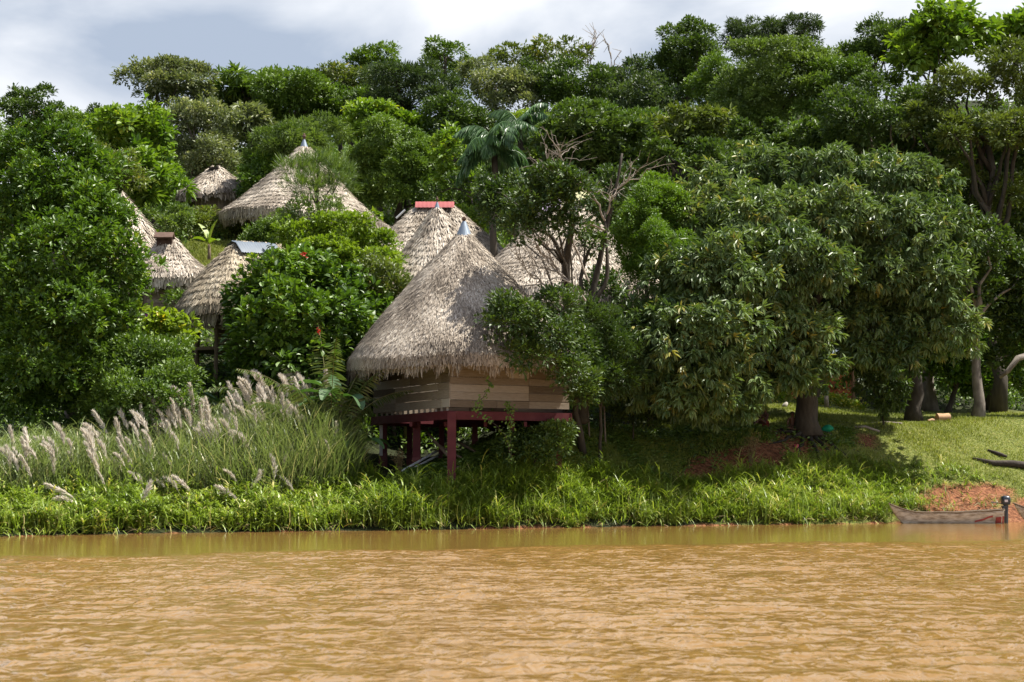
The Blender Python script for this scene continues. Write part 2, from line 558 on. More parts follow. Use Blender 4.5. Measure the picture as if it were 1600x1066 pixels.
def groundmat():
    m, nt, L = newmat('earth_and_turf')
    out = nt.nodes.new("ShaderNodeOutputMaterial")
    b = nt.nodes.new("ShaderNodeBsdfPrincipled")
    b.inputs['Roughness'].default_value = .95
    b.inputs['Specular IOR Level'].default_value = .15
    tc = nt.nodes.new("ShaderNodeTexCoord")

    def noise(sc, det=6):
        n = nt.nodes.new("ShaderNodeTexNoise")
        n.inputs['Scale'].default_value = sc
        n.inputs['Detail'].default_value = det
        L(tc.outputs['Object'], n.inputs['Vector'])
        return n
    na, nb = noise(1.1), noise(6)
    litter = ramp(nt, [(.3, (.012, .014, .006)), (.7, (.030, .038, .012))])
    L(na.outputs['Fac'], litter.inputs['Fac'])
    turf = ramp(nt, [(.3, (.060, .070, .018)), (.5, (.115, .135, .028)), (.72, (.20, .185, .060))])
    L(nb.outputs['Fac'], turf.inputs['Fac'])
    soil = ramp(nt, [(.3, (.060, .026, .013)), (.5, (.17, .068, .032)), (.72, (.30, .14, .070))])
    L(nb.outputs['Fac'], soil.inputs['Fac'])
    al = nt.nodes.new("ShaderNodeAttribute")
    al.attribute_name = "lawn"
    asl = nt.nodes.new("ShaderNodeAttribute")
    asl.attribute_name = "soil"
    m1 = nt.nodes.new("ShaderNodeMix")
    m1.data_type = 'RGBA'
    L(al.outputs['Fac'], m1.inputs['Factor'])
    L(litter.outputs['Color'], m1.inputs['A'])
    L(turf.outputs['Color'], m1.inputs['B'])
    m2 = nt.nodes.new("ShaderNodeMix")
    m2.data_type = 'RGBA'
    ad = nt.nodes.new("ShaderNodeMath")
    ad.operation = 'MULTIPLY_ADD'
    ad.inputs[1].default_value = .7
    ad.inputs[2].default_value = -.35
    ad2 = nt.nodes.new("ShaderNodeMath")
    ad2.operation = 'ADD'
    st = nt.nodes.new("ShaderNodeMapRange")
    st.inputs['From Min'].default_value = .35
    st.inputs['From Max'].default_value = .6
    L(na.outputs['Fac'], ad.inputs[0])
    L(ad.outputs['Value'], ad2.inputs[0])
    L(asl.outputs['Fac'], ad2.inputs[1])
    L(ad2.outputs['Value'], st.inputs['Value'])
    L(st.outputs['Result'], m2.inputs['Factor'])
    L(m1.outputs['Result'], m2.inputs['A'])
    L(soil.outputs['Color'], m2.inputs['B'])
    L(m2.outputs['Result'], b.inputs['Base Color'])
    bp = nt.nodes.new("ShaderNodeBump")
    bp.inputs['Strength'].default_value = .9
    bp.inputs['Distance'].default_value = .15
    L(nb.outputs['Fac'], bp.inputs['Height'])
    L(bp.outputs['Normal'], b.inputs['Normal'])
    L(b.outputs['BSDF'], out.inputs['Surface'])
    return m


gr = g.build('ground', groundmat(), smooth=True)
kind(gr, 'structure', 'sloping river bank and hillside')
for nm, fn in (('soil', soil_amt), ('lawn', lawn_amt)):
    at = gr.data.attributes.new(nm, 'FLOAT', 'POINT')
    at.data.foreach_set("value", fn(X, Y).astype(np.float32).ravel())


# ------------------------------------------------------------------ water
WAVE = .17                       # rms slope of the ripples

def watermat():
    m, nt, L = newmat('muddy_water')
    out = nt.nodes.new("ShaderNodeOutputMaterial")
    b = nt.nodes.new("ShaderNodeBsdfPrincipled")
    b.inputs['Base Color'].default_value = (.205, .115, .031, 1)
    b.inputs['Roughness'].default_value = .09
    b.inputs['IOR'].default_value = 1.4
    tc = nt.nodes.new("ShaderNodeTexCoord")

    def noise(sc, stretch, det, rough=.5, dist=0.0):
        mp = nt.nodes.new("ShaderNodeMapping")
        mp.inputs['Scale'].default_value = stretch
        mp.inputs['Rotation'].default_value = (0, 0, R(8))
        L(tc.outputs['Object'], mp.inputs['Vector'])
        n = nt.nodes.new("ShaderNodeTexNoise")
        n.inputs['Scale'].default_value = sc
        n.inputs['Detail'].default_value = det
        n.inputs['Roughness'].default_value = rough
        n.inputs['Distortion'].default_value = dist
        L(mp.outputs['Vector'], n.inputs['Vector'])
        return n
    na = noise(4.0, (1.0, .8, 1), 2.5, .45, .5)
    nb = noise(.6, (.7, 1.0, 1), 2, .5, .2)
    add = nt.nodes.new("ShaderNodeMath")
    add.operation = 'MULTIPLY_ADD'
    add.inputs[1].default_value = .3
    L(nb.outputs['Fac'], add.inputs[0])
    L(na.outputs['Fac'], add.inputs[2])
    # the lee strip along the bank lies calm: wind only ruffles the open river
    at = nt.nodes.new("ShaderNodeAttribute")
    at.attribute_name = "chop"
    bp = nt.nodes.new("ShaderNodeBump")
    bp.inputs['Distance'].default_value = .10
    L(at.outputs['Fac'], bp.inputs['Strength'])
    L(add.outputs['Value'], bp.inputs['Height'])
    L(bp.outputs['Normal'], b.inputs['Normal'])
    L(b.outputs['BSDF'], out.inputs['Surface'])
    return m


wy = np.concatenate([np.arange(-300, 10, 10.0), np.arange(10, 70, .105), np.arange(70, 100, 1.0), np.array([110, 130])])
wx = np.concatenate([np.arange(-400, -40, 20.0), np.arange(-40, -27, 1.0), np.arange(-27, 27, .17), np.arange(27, 41, 1.0), np.arange(60, 420, 20.0)])
X2, Y2 = np.meshgrid(wx, wy)
pxw = 800 + F * X2 / np.maximum(Y2, 5)
edge = CAMZ * F / (np.interp(pxw, [0, 400, 800, 1200, 1600], [867, 860, 852, 846, 842]) - 750)
chop = smooth(0, 3.5, edge - Y2 + .7 * np.sin(X2 * .8)) * (.80 + .20 * np.sin(X2 * .21 + 1.5 * np.sin(Y2 * .13)) * np.sin(Y2 * .33 + X2 * .07)) * .95 + .05
# wind ripples: many small waves crossing the river
rng = rng_of('river waves')
Z2 = np.zeros_like(X2)
for k in range(44):
    lam = math.exp(rng.uniform(math.log(.38), math.log(1.9)))
    kk = 2 * math.pi / lam
    az = math.pi / 2 + rng.normal(0, .45)
    arg = kk * (X2 * math.cos(az) + Y2 * math.sin(az)) + rng.uniform(0, 6.28) + .6 * np.sin(.35 * X2 + .2 * Y2 + k)
    Z2 += WAVE * math.sqrt(2 / 44) / kk * np.sin(arg)
fade = smooth(-27, -23, X2) * (1 - smooth(23, 27, X2)) * smooth(10, 12, Y2) * (1 - smooth(66, 70, Y2))
Z2 *= chop * fade
g = Geo()
nx, ny = len(wx), len(wy)
i, j = np.meshgrid(np.arange(ny - 1), np.arange(nx - 1), indexing='ij')
g.add(np.stack([X2, Y2, Z2], -1).reshape(-1, 3),
      np.stack([i * nx + j, i * nx + j + 1, (i + 1) * nx + j + 1, (i + 1) * nx + j], -1).reshape(-1, 4))
wa = kind(g.build('river_water', watermat(), smooth=True), 'structure', 'wide brown rippled river')
at = wa.data.attributes.new('chop', 'FLOAT', 'POINT')
at.data.foreach_set("value", chop.astype(np.float32).ravel())

# ------------------------------------------------------------------ trees
STY = {
    #          leaf, len, wid, k, droop, up, spread, cover, flat, material, twig radius
    'mango':   dict(t=T_LONG, L=.40, W=.11, k=11, droop=1.0, up=.55, spread=.9, cover=2.3, flat=.95, m='mango', cr=.10),
    'oval':    dict(t=T_OVAL, L=.26, W=.13, k=8, droop=.1, up=.7, spread=.9, cover=2.2, flat=.95, m='glossy', cr=.16),
    'broad':   dict(t=T_OVAL, L=.36, W=.21, k=6, droop=.35, up=.6, spread=.9, cover=2.2, flat=.95, m='glossy', cr=.2),
    'small':   dict(t=T_DIAM, L=.20, W=.10, k=10, droop=.15, up=.6, spread=1.0, cover=2.0, flat=.95, m='mid', cr=.22),
    'far':     dict(t=T_DIAM, L=.31, W=.165, k=7, droop=.15, up=.7, spread=.9, cover=1.9, flat=.85, m='mid', cr=.35),
    'farbig':  dict(t=T_OVAL, L=.62, W=.32, k=6, droop=.3, up=.7, spread=.9, cover=1.9, flat=.85, m='bright', cr=.4),
    'fine':    dict(t=T_DIAM, L=.30, W=.07, k=14, droop=.1, up=.25, spread=1.1, cover=1.5, flat=.45, m='feather', cr=.35),
    'needle':  dict(t=T_STRAW, L=.42, W=.022, k=12, droop=-.1, up=.7, spread=.75, cover=.8, flat=.6, m='feather', cr=.12),
    'airy':    dict(t=T_DIAM, L=.40, W=.18, k=8, droop=.1, up=.6, spread=1.0, cover=1.0, flat=.7, m='olive', cr=.3),
    'compound': dict(t=T_LONG, L=.80, W=.20, k=9, droop=.45, up=.7, spread=1.0, cover=1.5, flat=.8, m='mid', cr=.15),
}


def lobes_of(rng, c, r, n, flat, size=.42):
    """n foliage lobes spread through an ellipsoidal crown, most of them near its upper outside"""
    if n <= 1:
        return [(c, r)]
    out = []
    k = np.arange(n) + .5
    ph = np.arccos(1 - 1.75 * k / n)
    th = np.pi * (1 + 5 ** .5) * k + rng.uniform(0, 6.28)
    d = np.stack([np.cos(th) * np.sin(ph), np.sin(th) * np.sin(ph), np.cos(ph)], -1) + rng.normal(0, .16, (n, 3))
    for q in range(n):
        f = rng.uniform(.5, .72)
        s = size * rng.uniform(.75, 1.25) * (14 / (n + 4)) ** .33
        rr = np.array([s * min(r[0], r[2] * 1.6), s * min(r[1], r[2] * 1.6), s * min(r[2], r[0] * 1.2) * 1.05])
        rr[2] = max(rr[2] * flat, .25 * rr[0])
        out.append((c + d[q] * (r - rr * .75) * min(1, f + .32), rr))
    return out


def leafy(g, rng, lobes, cen, st, cover=1.0, lscale=1.0, tint=(0.0, 1.0)):
    Lm, Wm, k = st['L'] * lscale, st['W'] * lscale, st['k']
    for c, r in lobes:
        area = 4 * np.pi * ((r[0] * r[1] + r[0] * r[2] + r[1] * r[2]) / 3)
        n = int(area * st['cover'] * cover / (k * Lm * Wm * .6)) + 4
        d = nrm(rng.normal(0, 1, (int(n * 1.7), 3)))
        out = np.asarray(c) - np.asarray(cen)
        out = out / max(np.linalg.norm(out), 1e-6)
        fav = nrm((out * .55 + np.array([0, 0, .55]))[None])[0]
        keep = rng.uniform(0, 1, len(d)) < .22 + .78 * (.5 + .5 * d @ fav) ** .8
        d = d[keep][:n]
        n = len(d)
        bump = np.zeros(n)
        for _ in range(4):
            wv = rng.normal(0, 1, 3)
            wv = wv / np.linalg.norm(wv) * rng.uniform(4, 9)
            bump += np.sin(d @ wv + rng.uniform(0, 6.28)) * .15
        rad = (1 + bump) * (1 - .5 * rng.uniform(0, 1, n) ** 2.2)
        p = c + d * r * rad[:, None]
        ax = nrm(d + np.array([0, 0, st['up']]) + rng.normal(0, .35, (n, 3)))
        ct = np.clip(rng.normal(.42, .17, n) + rng.normal(0, .11), 0, .85)
        ct = np.where(rng.uniform(0, 1, n) < .04, rng.uniform(.85, 1, n), ct)
        O = np.repeat(p, k, 0)
        A0 = np.repeat(ax, k, 0)
        rn = rng.normal(0, 1, (n * k, 3))
        side = nrm(rn - A0 * np.sum(rn * A0, 1, keepdims=True))
        u = rng.uniform(.15, 1, (n * k, 1))
        A = nrm(A0 * (1 - .6 * u) + side * st['spread'] * u + np.array([0, 0, -1.0]) * st['droop'] * u)
        O = O + side * u * st['cr'] * lscale + A0 * rng.uniform(-.5, .5, (n * k, 1)) * st['cr'] * lscale
        N = nrm(A0 * .75 + np.array([0, 0, .85]) + rng.normal(0, .32, (n * k, 3)))
        sc = rng.uniform(.7, 1.2, n * k)
        tt = np.clip(np.repeat(ct, k) + rng.normal(0, .1, n * k), 0, 1)
        scatter(g, st['t'], O, A, N, Lm * sc, Wm * sc, tint[0] + (tint[1] - tint[0]) * tt)


def curve(p0, p1, n=7, sag=0.0, rng=None, wob_=0.0, up=0.0):
    p0, p1 = np.asarray(p0, float), np.asarray(p1, float)
    t = np.linspace(0, 1, n)[:, None]
    q = p0 + (p1 - p0) * t
    q[:, 2] += (np.sin(t[:, 0] * np.pi) * (up - sag)) * np.linalg.norm(p1 - p0)
    if rng is not None and wob_:
        w_ = rng.normal(0, wob_, (n, 3)) * np.linalg.norm(p1 - p0)
        w_[0] = 0
        w_[-1] = 0
        q += w_
    return q


ALLTREES = []


def tree(name, label, D, crowns, style, base=None, tr=.22, mat=None, cover=1.0, lscale=1.0, n=18, cat='tree',
         group=None, bark='bark', tint=(0, 1), flat=None, limbs=7, size=.38, extra=None, seed=''):
    """crowns: (col, row, half width, half height [, depth offset [, lobes]]) in photo pixels at distance D"""
    rng = rng_of(label + seed)
    st = dict(STY[style])
    if mat:
        st['m'] = mat
    if flat:
        st['flat'] = flat
    s = S(D)
    bx = base if base is not None else crowns[0][0]
    x = (bx - 800) / F * D
    root = Vector((x, D, gz(x, D) - .12))
    t = thing(name, label, cat, root, group)
    gl, lobs, cens = Geo(), [], []
    for cr_ in crowns:
        cx, cy, hw, hh = cr_[:4]
        dd = cr_[4] if len(cr_) > 4 else 0
        nn = cr_[5] if len(cr_) > 5 else n
        c = np.array(P(cx, cy, D + dd))
        r = np.array([hw / s, min(hw, hh * 1.5) / s * .95, hh / s])
        lb = lobes_of(rng, c, r, nn, st['flat'], size)
        cc = c - np.array([0, 0, r[2] * .3]) if nn > 1 else c - np.array([0, -1.2, r[2] * .6])
        leafy(gl, rng, lb, cc, st, cover, lscale, tint)
        lobs += lb
        cens.append(c)
    gt = Geo()
    b0 = np.array(root)
    main = np.mean(cens, 0)
    zt = max(main[2] - (lobs[0][1][2]) * .2, b0[2] + .6)
    top = np.array([main[0] * .6 + b0[0] * .4, main[1] * .6 + b0[1] * .4, zt])
    pts = curve(b0, top, 9, rng=rng, wob_=.012)
    rad = tr * np.linspace(1, .45, 9)
    rad[0] *= 1.35
    tube(gt, pts, rad, 9, tint=rng.uniform(.35, .6), jit=.05, rng=rng)
    order = rng.permutation(len(lobs))[:limbs]
    for q in order:
        c, r = lobs[q]
        k = int(rng.integers(4, 9))
        tube(gt, curve(pts[k], c, 6, rng=rng, wob_=.03, up=.06), tr * .42 * np.linspace(1, .25, 6), 6, tint=rng.uniform(.3, .6))
    if extra:
        extra(gt, rng)
    gl.build('crown', M[st['m']], t)
    gt.build('trunk', M[bark], t, smooth=True)
    ALLTREES.append(t)
    return t


# ------------------------------------------------------------------ thatched huts
class Roof:
    """solid of revolution stretched along a short ridge"""

    def __init__(self, cx, D, prof, ridge=0.0, head=0.0, roll=0.0, oval=1.0, rough=.03, seed='r'):
        s = S(D)
        self.c = np.array(P(cx, prof[-1][1], D))
        self.r = np.array([p[0] / s for p in prof])
        self.z = np.array([P(cx, p[1], D).z for p in prof])
        l = np.concatenate([[0], np.cumsum(np.hypot(np.diff(self.r), np.diff(self.z)))])
        self.l = l
        self.ridge, self.head, self.roll, self.oval = ridge / s, head, roll, oval
        rg = rng_of(seed)
        self.ph = rg.uniform(0, 6.28, 4)
        self.rough = rough

    def pos(self, th, l):
        th, l = np.broadcast_arrays(np.asarray(th, float), np.asarray(l, float))
        r = np.interp(l, self.l, self.r)
        z = np.interp(l, self.l, self.z)
        rr = r * (1 + self.rough * (np.sin(th * 3 + self.ph[0] + l * .6) + .6 * np.sin(th * 7 + self.ph[1] - l * 1.1) + .4 * np.sin(th * 17 + self.ph[2] + l * 2)) * .6)
        x = rr * np.cos(th) + self.ridge * np.tanh(2.5 * np.cos(th))
        y = rr * np.sin(th) * self.oval
        z = z + .05 * np.sin(th * 5 + self.ph[3]) * (l / self.l[-1]) - self.roll * x
        ch, sh = math.cos(self.head), math.sin(self.head)
        return np.stack([self.c[0] + x * ch - y * sh, self.c[1] + x * sh + y * ch, z], -1)

    def frame(self, th, l):
        e = .02
        p = self.pos(th, l)
        dl = nrm(self.pos(th, np.minimum(l + e, self.l[-1])) - self.pos(th, np.minimum(l + e, self.l[-1]) - 2 * e))
        dt = nrm(self.pos(th + .01, l) - self.pos(th - .01, l))
        n = nrm(np.cross(dt, dl))
        flip = np.sign(np.sum(n * (p - np.array([self.c[0], self.c[1], self.z[-1] - 2])), -1, keepdims=True))
        return p, dl, dt, n * flip


def thatch(rf, t, rng, mat='thatch', dens=90, ln=.5, wd=.05, rows=0.0, fringe=.45, tint=.5, lift=.02):
    # under layer, closed by the ceiling side so the eave has thickness
    gb = Geo()
    nth, nl = 72, 26
    th = np.arange(nth) / nth * 2 * np.pi
    lv = np.linspace(0, rf.l[-1], nl)
    TT, LL = np.meshgrid(th, lv)
    A = rf.pos(TT, LL)
    inner = A.copy()
    inner[..., 2] -= .28
    inner = inner[:-1]
    V = np.concatenate([A.reshape(-1, 3), inner.reshape(-1, 3)])
    fs = []
    i, j = np.meshgrid(np.arange(nl - 1), np.arange(nth), indexing='ij')
    j2 = (j + 1) % nth
    fs.append(np.stack([i * nth + j, i * nth + j2, (i + 1) * nth + j2, (i + 1) * nth + j], -1).reshape(-1, 4))
    o = nl * nth
    i, j = np.meshgrid(np.arange(nl - 2), np.arange(nth), indexing='ij')
    j2 = (j + 1) % nth
    fs.append(o + np.stack([i * nth + j, (i + 1) * nth + j, (i + 1) * nth + j2, i * nth + j2], -1).reshape(-1, 4))
    j = np.arange(nth)
    j2 = (j + 1) % nth
    fs.append(np.stack([(nl - 1) * nth + j, (nl - 1) * nth + j2, o + (nl - 2) * nth + j2, o + (nl - 2) * nth + j], -1))
    gb.add(V, np.concatenate(fs), .45)
    # straw on top
    per = lambda l: 2 * np.pi * np.interp(l, rf.l, rf.r) + 4 * rf.ridge
    lg = np.linspace(0, rf.l[-1], 200)
    cdf = np.cumsum(per(lg) + .05)
    area = cdf[-1] * (lg[1] - lg[0])
    cdf /= cdf[-1]
    n = int(area * dens)
    l = np.interp(rng.uniform(0, 1, n), cdf, lg)
    th = rng.uniform(0, 2 * np.pi, n)
    p, dl, dt, nn = rf.frame(th, l)
    h = rng.uniform(.0, .05, n)
    if rows:
        rows = rows * .8
        ph = (l / rows + .25 * np.sin(th * 4 + rf.ph[0])) % 1.0
        h = h + .075 * ph
    A = nrm(dl + dt * rng.normal(0, .22, (n, 1)) + nn * rng.normal(.05, .09, (n, 1)))
    blotch = .15 * np.sin(th * 4 + l * 1.3 + rf.ph[1]) + .10 * np.sin(th * 9 - l * 2.1 + rf.ph[2])
    tn = np.clip(rng.normal(tint, .19, n) + blotch, 0, 1)
    lnv = ln * rng.uniform(.6, 1.3, n)
    gs = Geo()
    scatter(gs, T_STRAW, p + nn * (h + lift)[:, None] - dl * (lnv * .5)[:, None], A, nn, lnv, wd * rng.uniform(.6, 1.4, n), tn)
    if fringe:
        L0 = rf.l[-1]
        m = int(per(L0) * 95)
        th = rng.uniform(0, 2 * np.pi, m)
        l = L0 - rng.uniform(0, .45, m) ** 1.3
        p, dl, dt, nn = rf.frame(th, l)
        clump = .6 + .4 * np.sin(th * 31 + 2 * np.sin(th * 11))
        A = nrm(dl * .6 + np.array([0, 0, -.75]) + dt * rng.normal(0, .16, (m, 1)) + nn * rng.normal(0, .08, (m, 1)))
        lnv = fringe * rng.uniform(.35, 1.15, m) * clump + .12
        scatter(gs, T_STRAW, p - nn * rng.uniform(0, .2, (m, 1)), A, nn, lnv, wd * 1.1 * rng.uniform(.5, 1.2, m), np.clip(rng.normal(tint - .05, .2, m), 0, 1))
    b = gb.build('roof', M['thatchbed'], t, smooth=True)
    gs.build('thatch', M[mat], b)
    return b


def lathe(g, c, prof, sides=20, tint=.5):
    th = np.arange(sides) / sides * 2 * np.pi
    V = np.concatenate([np.stack([c[0] + r * np.cos(th), c[1] + r * np.sin(th), np.full(sides, z)], -1) for r, z in prof])
    i, j = np.meshgrid(np.arange(len(prof) - 1), np.arange(sides), indexing='ij')
    j2 = (j + 1) % sides
    g.add(V, np.stack([i * sides + j, (i + 1) * sides + j, (i + 1) * sides + j2, i * sides + j2], -1).reshape(-1, 4), tint)


def cone_cap(t, cx, D, r_px, top, bot, knob_top, knob_r):
    """zinc cone on the apex, its seam, and the finial above"""
    s = S(D)
    c = P(cx, bot, D)
    z0, z1, z2 = c.z, P(cx, top, D).z, P(cx, knob_top, D).z
    g = Geo()
    lathe(g, c, [(r_px / s * 1.04, z0 - .02), (r_px / s, z0 + .02), (r_px / s * .22, z1)], 22)
    o = g.build('roof_cap', M['tin'], t, smooth=False)
    g = Geo()
    k = knob_r / s
    h = z2 - z1
    lathe(g, c, [(k * .6, z1 - .03), (k * .6, z1 + h * .25), (k, z1 + h * .4), (k, z1 + h * .6), (k * .5, z1 + h * .7), (k * .6, z1 + h * .85), (0.001, z2)], 12)
    g.build('finial', M['rust'], o)
    return o


def plank_wall(t, p0, p1, z0, z1, rng, rowh=.34, thick=.05, name='wall', seg=(1.2, 2.6), mat='plank', seams=None, vert=False, tint=.5):
    """board cladding from p0 to p1 (x, y) between two heights"""
    p0, p1 = np.array(p0, float), np.array(p1, float)
    d = p1 - p0
    ln = np.linalg.norm(d)
    d /= ln
    ax = [[d[0], d[1], 0], [-d[1], d[0], 0], [0, 0, 1]]
    g = Geo()
    if vert:
        u = 0.0
        while u < ln - .02:
            wv = min(rng.uniform(.13, .2), ln - u)
            q = p0 + d * (u + wv / 2)
            off = rng.uniform(-.008, .008)
            box(g, [q[0] - d[1] * off, q[1] + d[0] * off, (z0 + z1) / 2], (wv / 2 - .006, thick / 2, (z1 - z0) / 2 * rng.uniform(.985, 1)), ax, np.clip(rng.normal(tint, .16), 0, 1))
            u += wv
    else:
        z = z0
        cuts0 = seams or [0, ln]
        while z < z1 - .02:
            h = min(rowh * rng.uniform(.85, 1.15), z1 - z)
            for a, b in zip(cuts0[:-1], cuts0[1:]):
                u = a
                while u < b - .01:
                    e = min(b, u + rng.uniform(*seg))
                    if b - e < .35:
                        e = b
                    q = p0 + d * (u + e) / 2
                    off = rng.uniform(-.012, .012)
                    box(g, [q[0] - d[1] * off, q[1] + d[0] * off, z + h / 2 + rng.uniform(-.006, .006)], ((e - u) / 2 - .006, thick / 2, h / 2 - .008), ax, np.clip(rng.normal(tint, .24), 0, 1))
                    u = e
            z += h
    return g.build(name, M[mat], t)


def posts(t, pts, ztop, zbot_fn, w_=.16, mat='wood', round_=True, tint=.4):
    for x, y in pts:
        g = Geo()
        zb = zbot_fn(x, y) - .25
        if round_:
            tube(g, [(x, y, zb), (x + .02, y, (zb + ztop) / 2), (x, y, ztop)], [w_ * .55, w_ * .5, w_ * .48], 9, tint)
        else:
            box(g, (x, y, (zb + ztop) / 2), (w_ / 2, w_ / 2, (ztop - zb) / 2), None, tint)
        g.build('post', M[mat], t)


# --- the stilt hut at the water's edge
D0 = 79.5
rng = rng_of('main hut')
A_, B_, C_, D_, E_ = [(P(px, 650, d).x, d) for px, d in ((584, 83.0), (703, 75.6), (889, 78.2), (880, 84.5), (690, 86.5))]
hx, hy = P(725, 700, D0).x, D0
hut = thing('stilt_hut', 'thatched hut with plank walls raised on maroon stilts at the river bank', 'hut', (hx, hy, gz(hx, hy)), 'thatched huts of the village')
rf = Roof(725, D0, [(4, 364), (12, 371), (38, 398), (74, 436), (101, 469), (141, 514), (170, 549), (181, 567), (181, 582)], ridge=1, oval=.96, rough=.022, seed='main')
thatch(rf, hut, rng, 'thatch', dens=620, ln=.23, wd=.030, fringe=.48, tint=.52)
cone_cap(hut, 725, D0, 13.5, 346, 371, 338, 4)
FZ = 4.90                                            # floor level
ring = [A_, B_, C_, D_, E_]
for k in range(5):
    p, q = ring[k], ring[(k + 1) % 5]
    ln = math.dist(p, q)
    sm = [0, ln * .5, ln] if k == 0 else ([0, ln * .655, ln] if k == 1 else None)
    plank_wall(hut, p, q, FZ + .16, 7.3, rng, rowh=.36, seams=sm, seg=(2.2, 4.2) if k < 2 else (1.5, 3), tint=.74 if k == 0 else .48)  # left wall boards lighter, the rest darker: light and shade put into the tint
    g = Geo()
    e = nrm(np.array(q) - np.array(p)) * .10
    beam(g, (p[0] - e[0], p[1] - e[1], FZ - .17 - .01 * k), (q[0] + e[0], q[1] + e[1], FZ - .17 - .01 * k), .20, .36, .5)
    g.build('floor_beam', M['maroon'], hut)
# little blocks between beam and boards, and the floor itself
for k in range(14):
    g = Geo()
    f = (k + .5) / 14
    q = np.array(A_) * (1 - f) + np.array(B_) * f
    box(g, (q[0] + .03, q[1] + .06, FZ + .08), (.05, .07, .085), None, .8)
    g.build('spacer_block', M['plank'], hut)
g = Geo()
cxy = np.mean(ring, 0)
top = [(*(cxy + (np.array(p) - cxy) * .96), FZ + .02) for p in ring]
bot = [(x, y, z - .08) for x, y, z in top]
g.add(top, [[0, 1, 2], [0, 2, 3], [0, 3, 4]], .3)
g.add(bot, [[2, 1, 0], [3, 2, 0], [4, 3, 0]], .3)
g.build('floor', M['wood'], hut)


def maroon_post(x, y, w_, ztop, white=False):
    g = Geo()
    zb = gz(x, y) - .3
    box(g, (x, y, (zb + ztop) / 2), (w_ / 2, w_ / 2, (ztop - zb) / 2), None, .45)
    box(g, (x, y, zb + .55), (w_ / 2 + .02, w_ / 2 + .02, .42), None, .95)
    o = g.build('post', M['maroon'], hut)
    if white:
        g = Geo()
        box(g, (x - w_ * .28, y - w_ / 2 - .012, ztop - .75), (w_ * .22, .012, .7), None, .6)
        g.build('white_strip', M['whitewood'], o)


mid = (np.array(A_) + np.array(B_)) / 2
zt = FZ - .34
maroon_post(B_[0] + .08, B_[1] + .02, .36, zt + .3)
maroon_post(P(651, 700, 79.2).x, 79.2, .34, zt)
maroon_post(P(599, 700, 82.6).x, 82.6, .34, zt, True)
for px, d in ((690, 82.5), (742, 82.0), (800, 77.6), (873, 78.4), (780, 84), (640, 84)):
    x = P(px, 700, d).x
    maroon_post(x, d, .24, zt)
g = Geo()
for px, d in ((650, 81), (700, 80), (760, 80.5), (820, 81)):
    x = P(px, 700, d).x
    beam(g, (x, B_[1] + 1.2, FZ - .52), (x + .3, 85, FZ - .52), .12, .2, .4)
g.build('joist', M['maroon'], hut)

# loose timber and pipes stored under the floor
for (a, b, r, lab, m_) in (((668, 676, 79.5), (722, 738, 77.2), .06, 'long brown pole leaning down under the stilt hut', 'wood'),
                           ((676, 690, 80), (738, 742, 78), .05, 'thin brown pole resting beside another under the stilt hut', 'wood'),
                           ((715, 690, 80.5), (760, 736, 78.5), .06, 'short dark pole propped behind the corner stilt', 'wood'),
                           ((628, 742, 77.6), (684, 704, 80.4), .055, 'upper grey pipe lying aslant under the stilt hut', 'pipe'),
                           ((636, 747, 77.5), (686, 711, 80.3), .05, 'lower grey pipe lying aslant under the stilt hut', 'pipe')):
    g = Geo()
    p, q = np.array(P(*a)), np.array(P(*b))
    for e in (p, q):
        e[2] = max(e[2], gz(e[0], e[1]) + r)
    tube(g, curve(p, q, 5), r, 10, .6)
    o = g.build('pole' if m_ == 'wood' else 'pipe', M[m_], None, smooth=True)
    tag(o, lab, 'pole' if m_ == 'wood' else 'pipe')


# --- the other huts
def hut_simple(label, cx, D, prof, ridge=0, head=0.0, roll=0.0, rows=.55, dens=70, ln=.6, wd=.07, mat='thatch', tint=.52,
               wall_r=None, wall_top=None, wall_bot=None, npost=0, post_r=None, fringe=.5, wallmat='plank', vert=True, nside=8, name='thatched_hut', oval=1.0):
    rng = rng_of(label)
    x = P(cx, 500, D).x
    t = thing(name, label, 'hut', (x, D, gz(x, D)), 'thatched huts of the village')
    rf = Roof(cx, D, prof, ridge, head, roll, oval, .03, label)
    thatch(rf, t, rng, mat, dens, ln, wd, rows, fringe, tint)
    s = S(D)
    ch, sh = math.cos(head), math.sin(head)

    def rp(a, r):
        u, v = r * math.cos(a) + rf.ridge * math.tanh(2.5 * math.cos(a)), r * math.sin(a) * oval
        return (x + u * ch - v * sh, D + u * sh + v * ch)
    if wall_r:
        pts = [rp(2 * math.pi * (k + .5) / nside, wall_r / s) for k in range(nside)]
        for k in range(nside):
            plank_wall(t, pts[k], pts[(k + 1) % nside], P(cx, wall_bot, D).z, P(cx, wall_top, D).z, rng, vert=vert, mat=wallmat, rowh=.25)
    if npost:
        pts = [rp(2 * math.pi * (k + .25) / npost, (post_r or wall_r) / s) for k in range(npost)]
        posts(t, pts, rf.z[-1] + .5, gz, .2)
        if wall_bot:
            g = Geo()
            fz = P(cx, wall_bot, D).z
            pr = [rp(2 * math.pi * k / 16, (post_r or wall_r) / s * 1.05) for k in range(16)]
            V = [(a, b, fz) for a, b in pr] + [(a, b, fz - .16) for a, b in pr]
            g.add(V, [[0, k, k + 1] for k in range(1, 15)] + [[16, 16 + k + 1, 16 + k] for k in range(1, 15)], .35)
            g.add(V, [[k, 16 + k, 16 + (k + 1) % 16, (k + 1) % 16] for k in range(16)], .35)
            g.build('floor', M['wood'], t)
    return t, rf


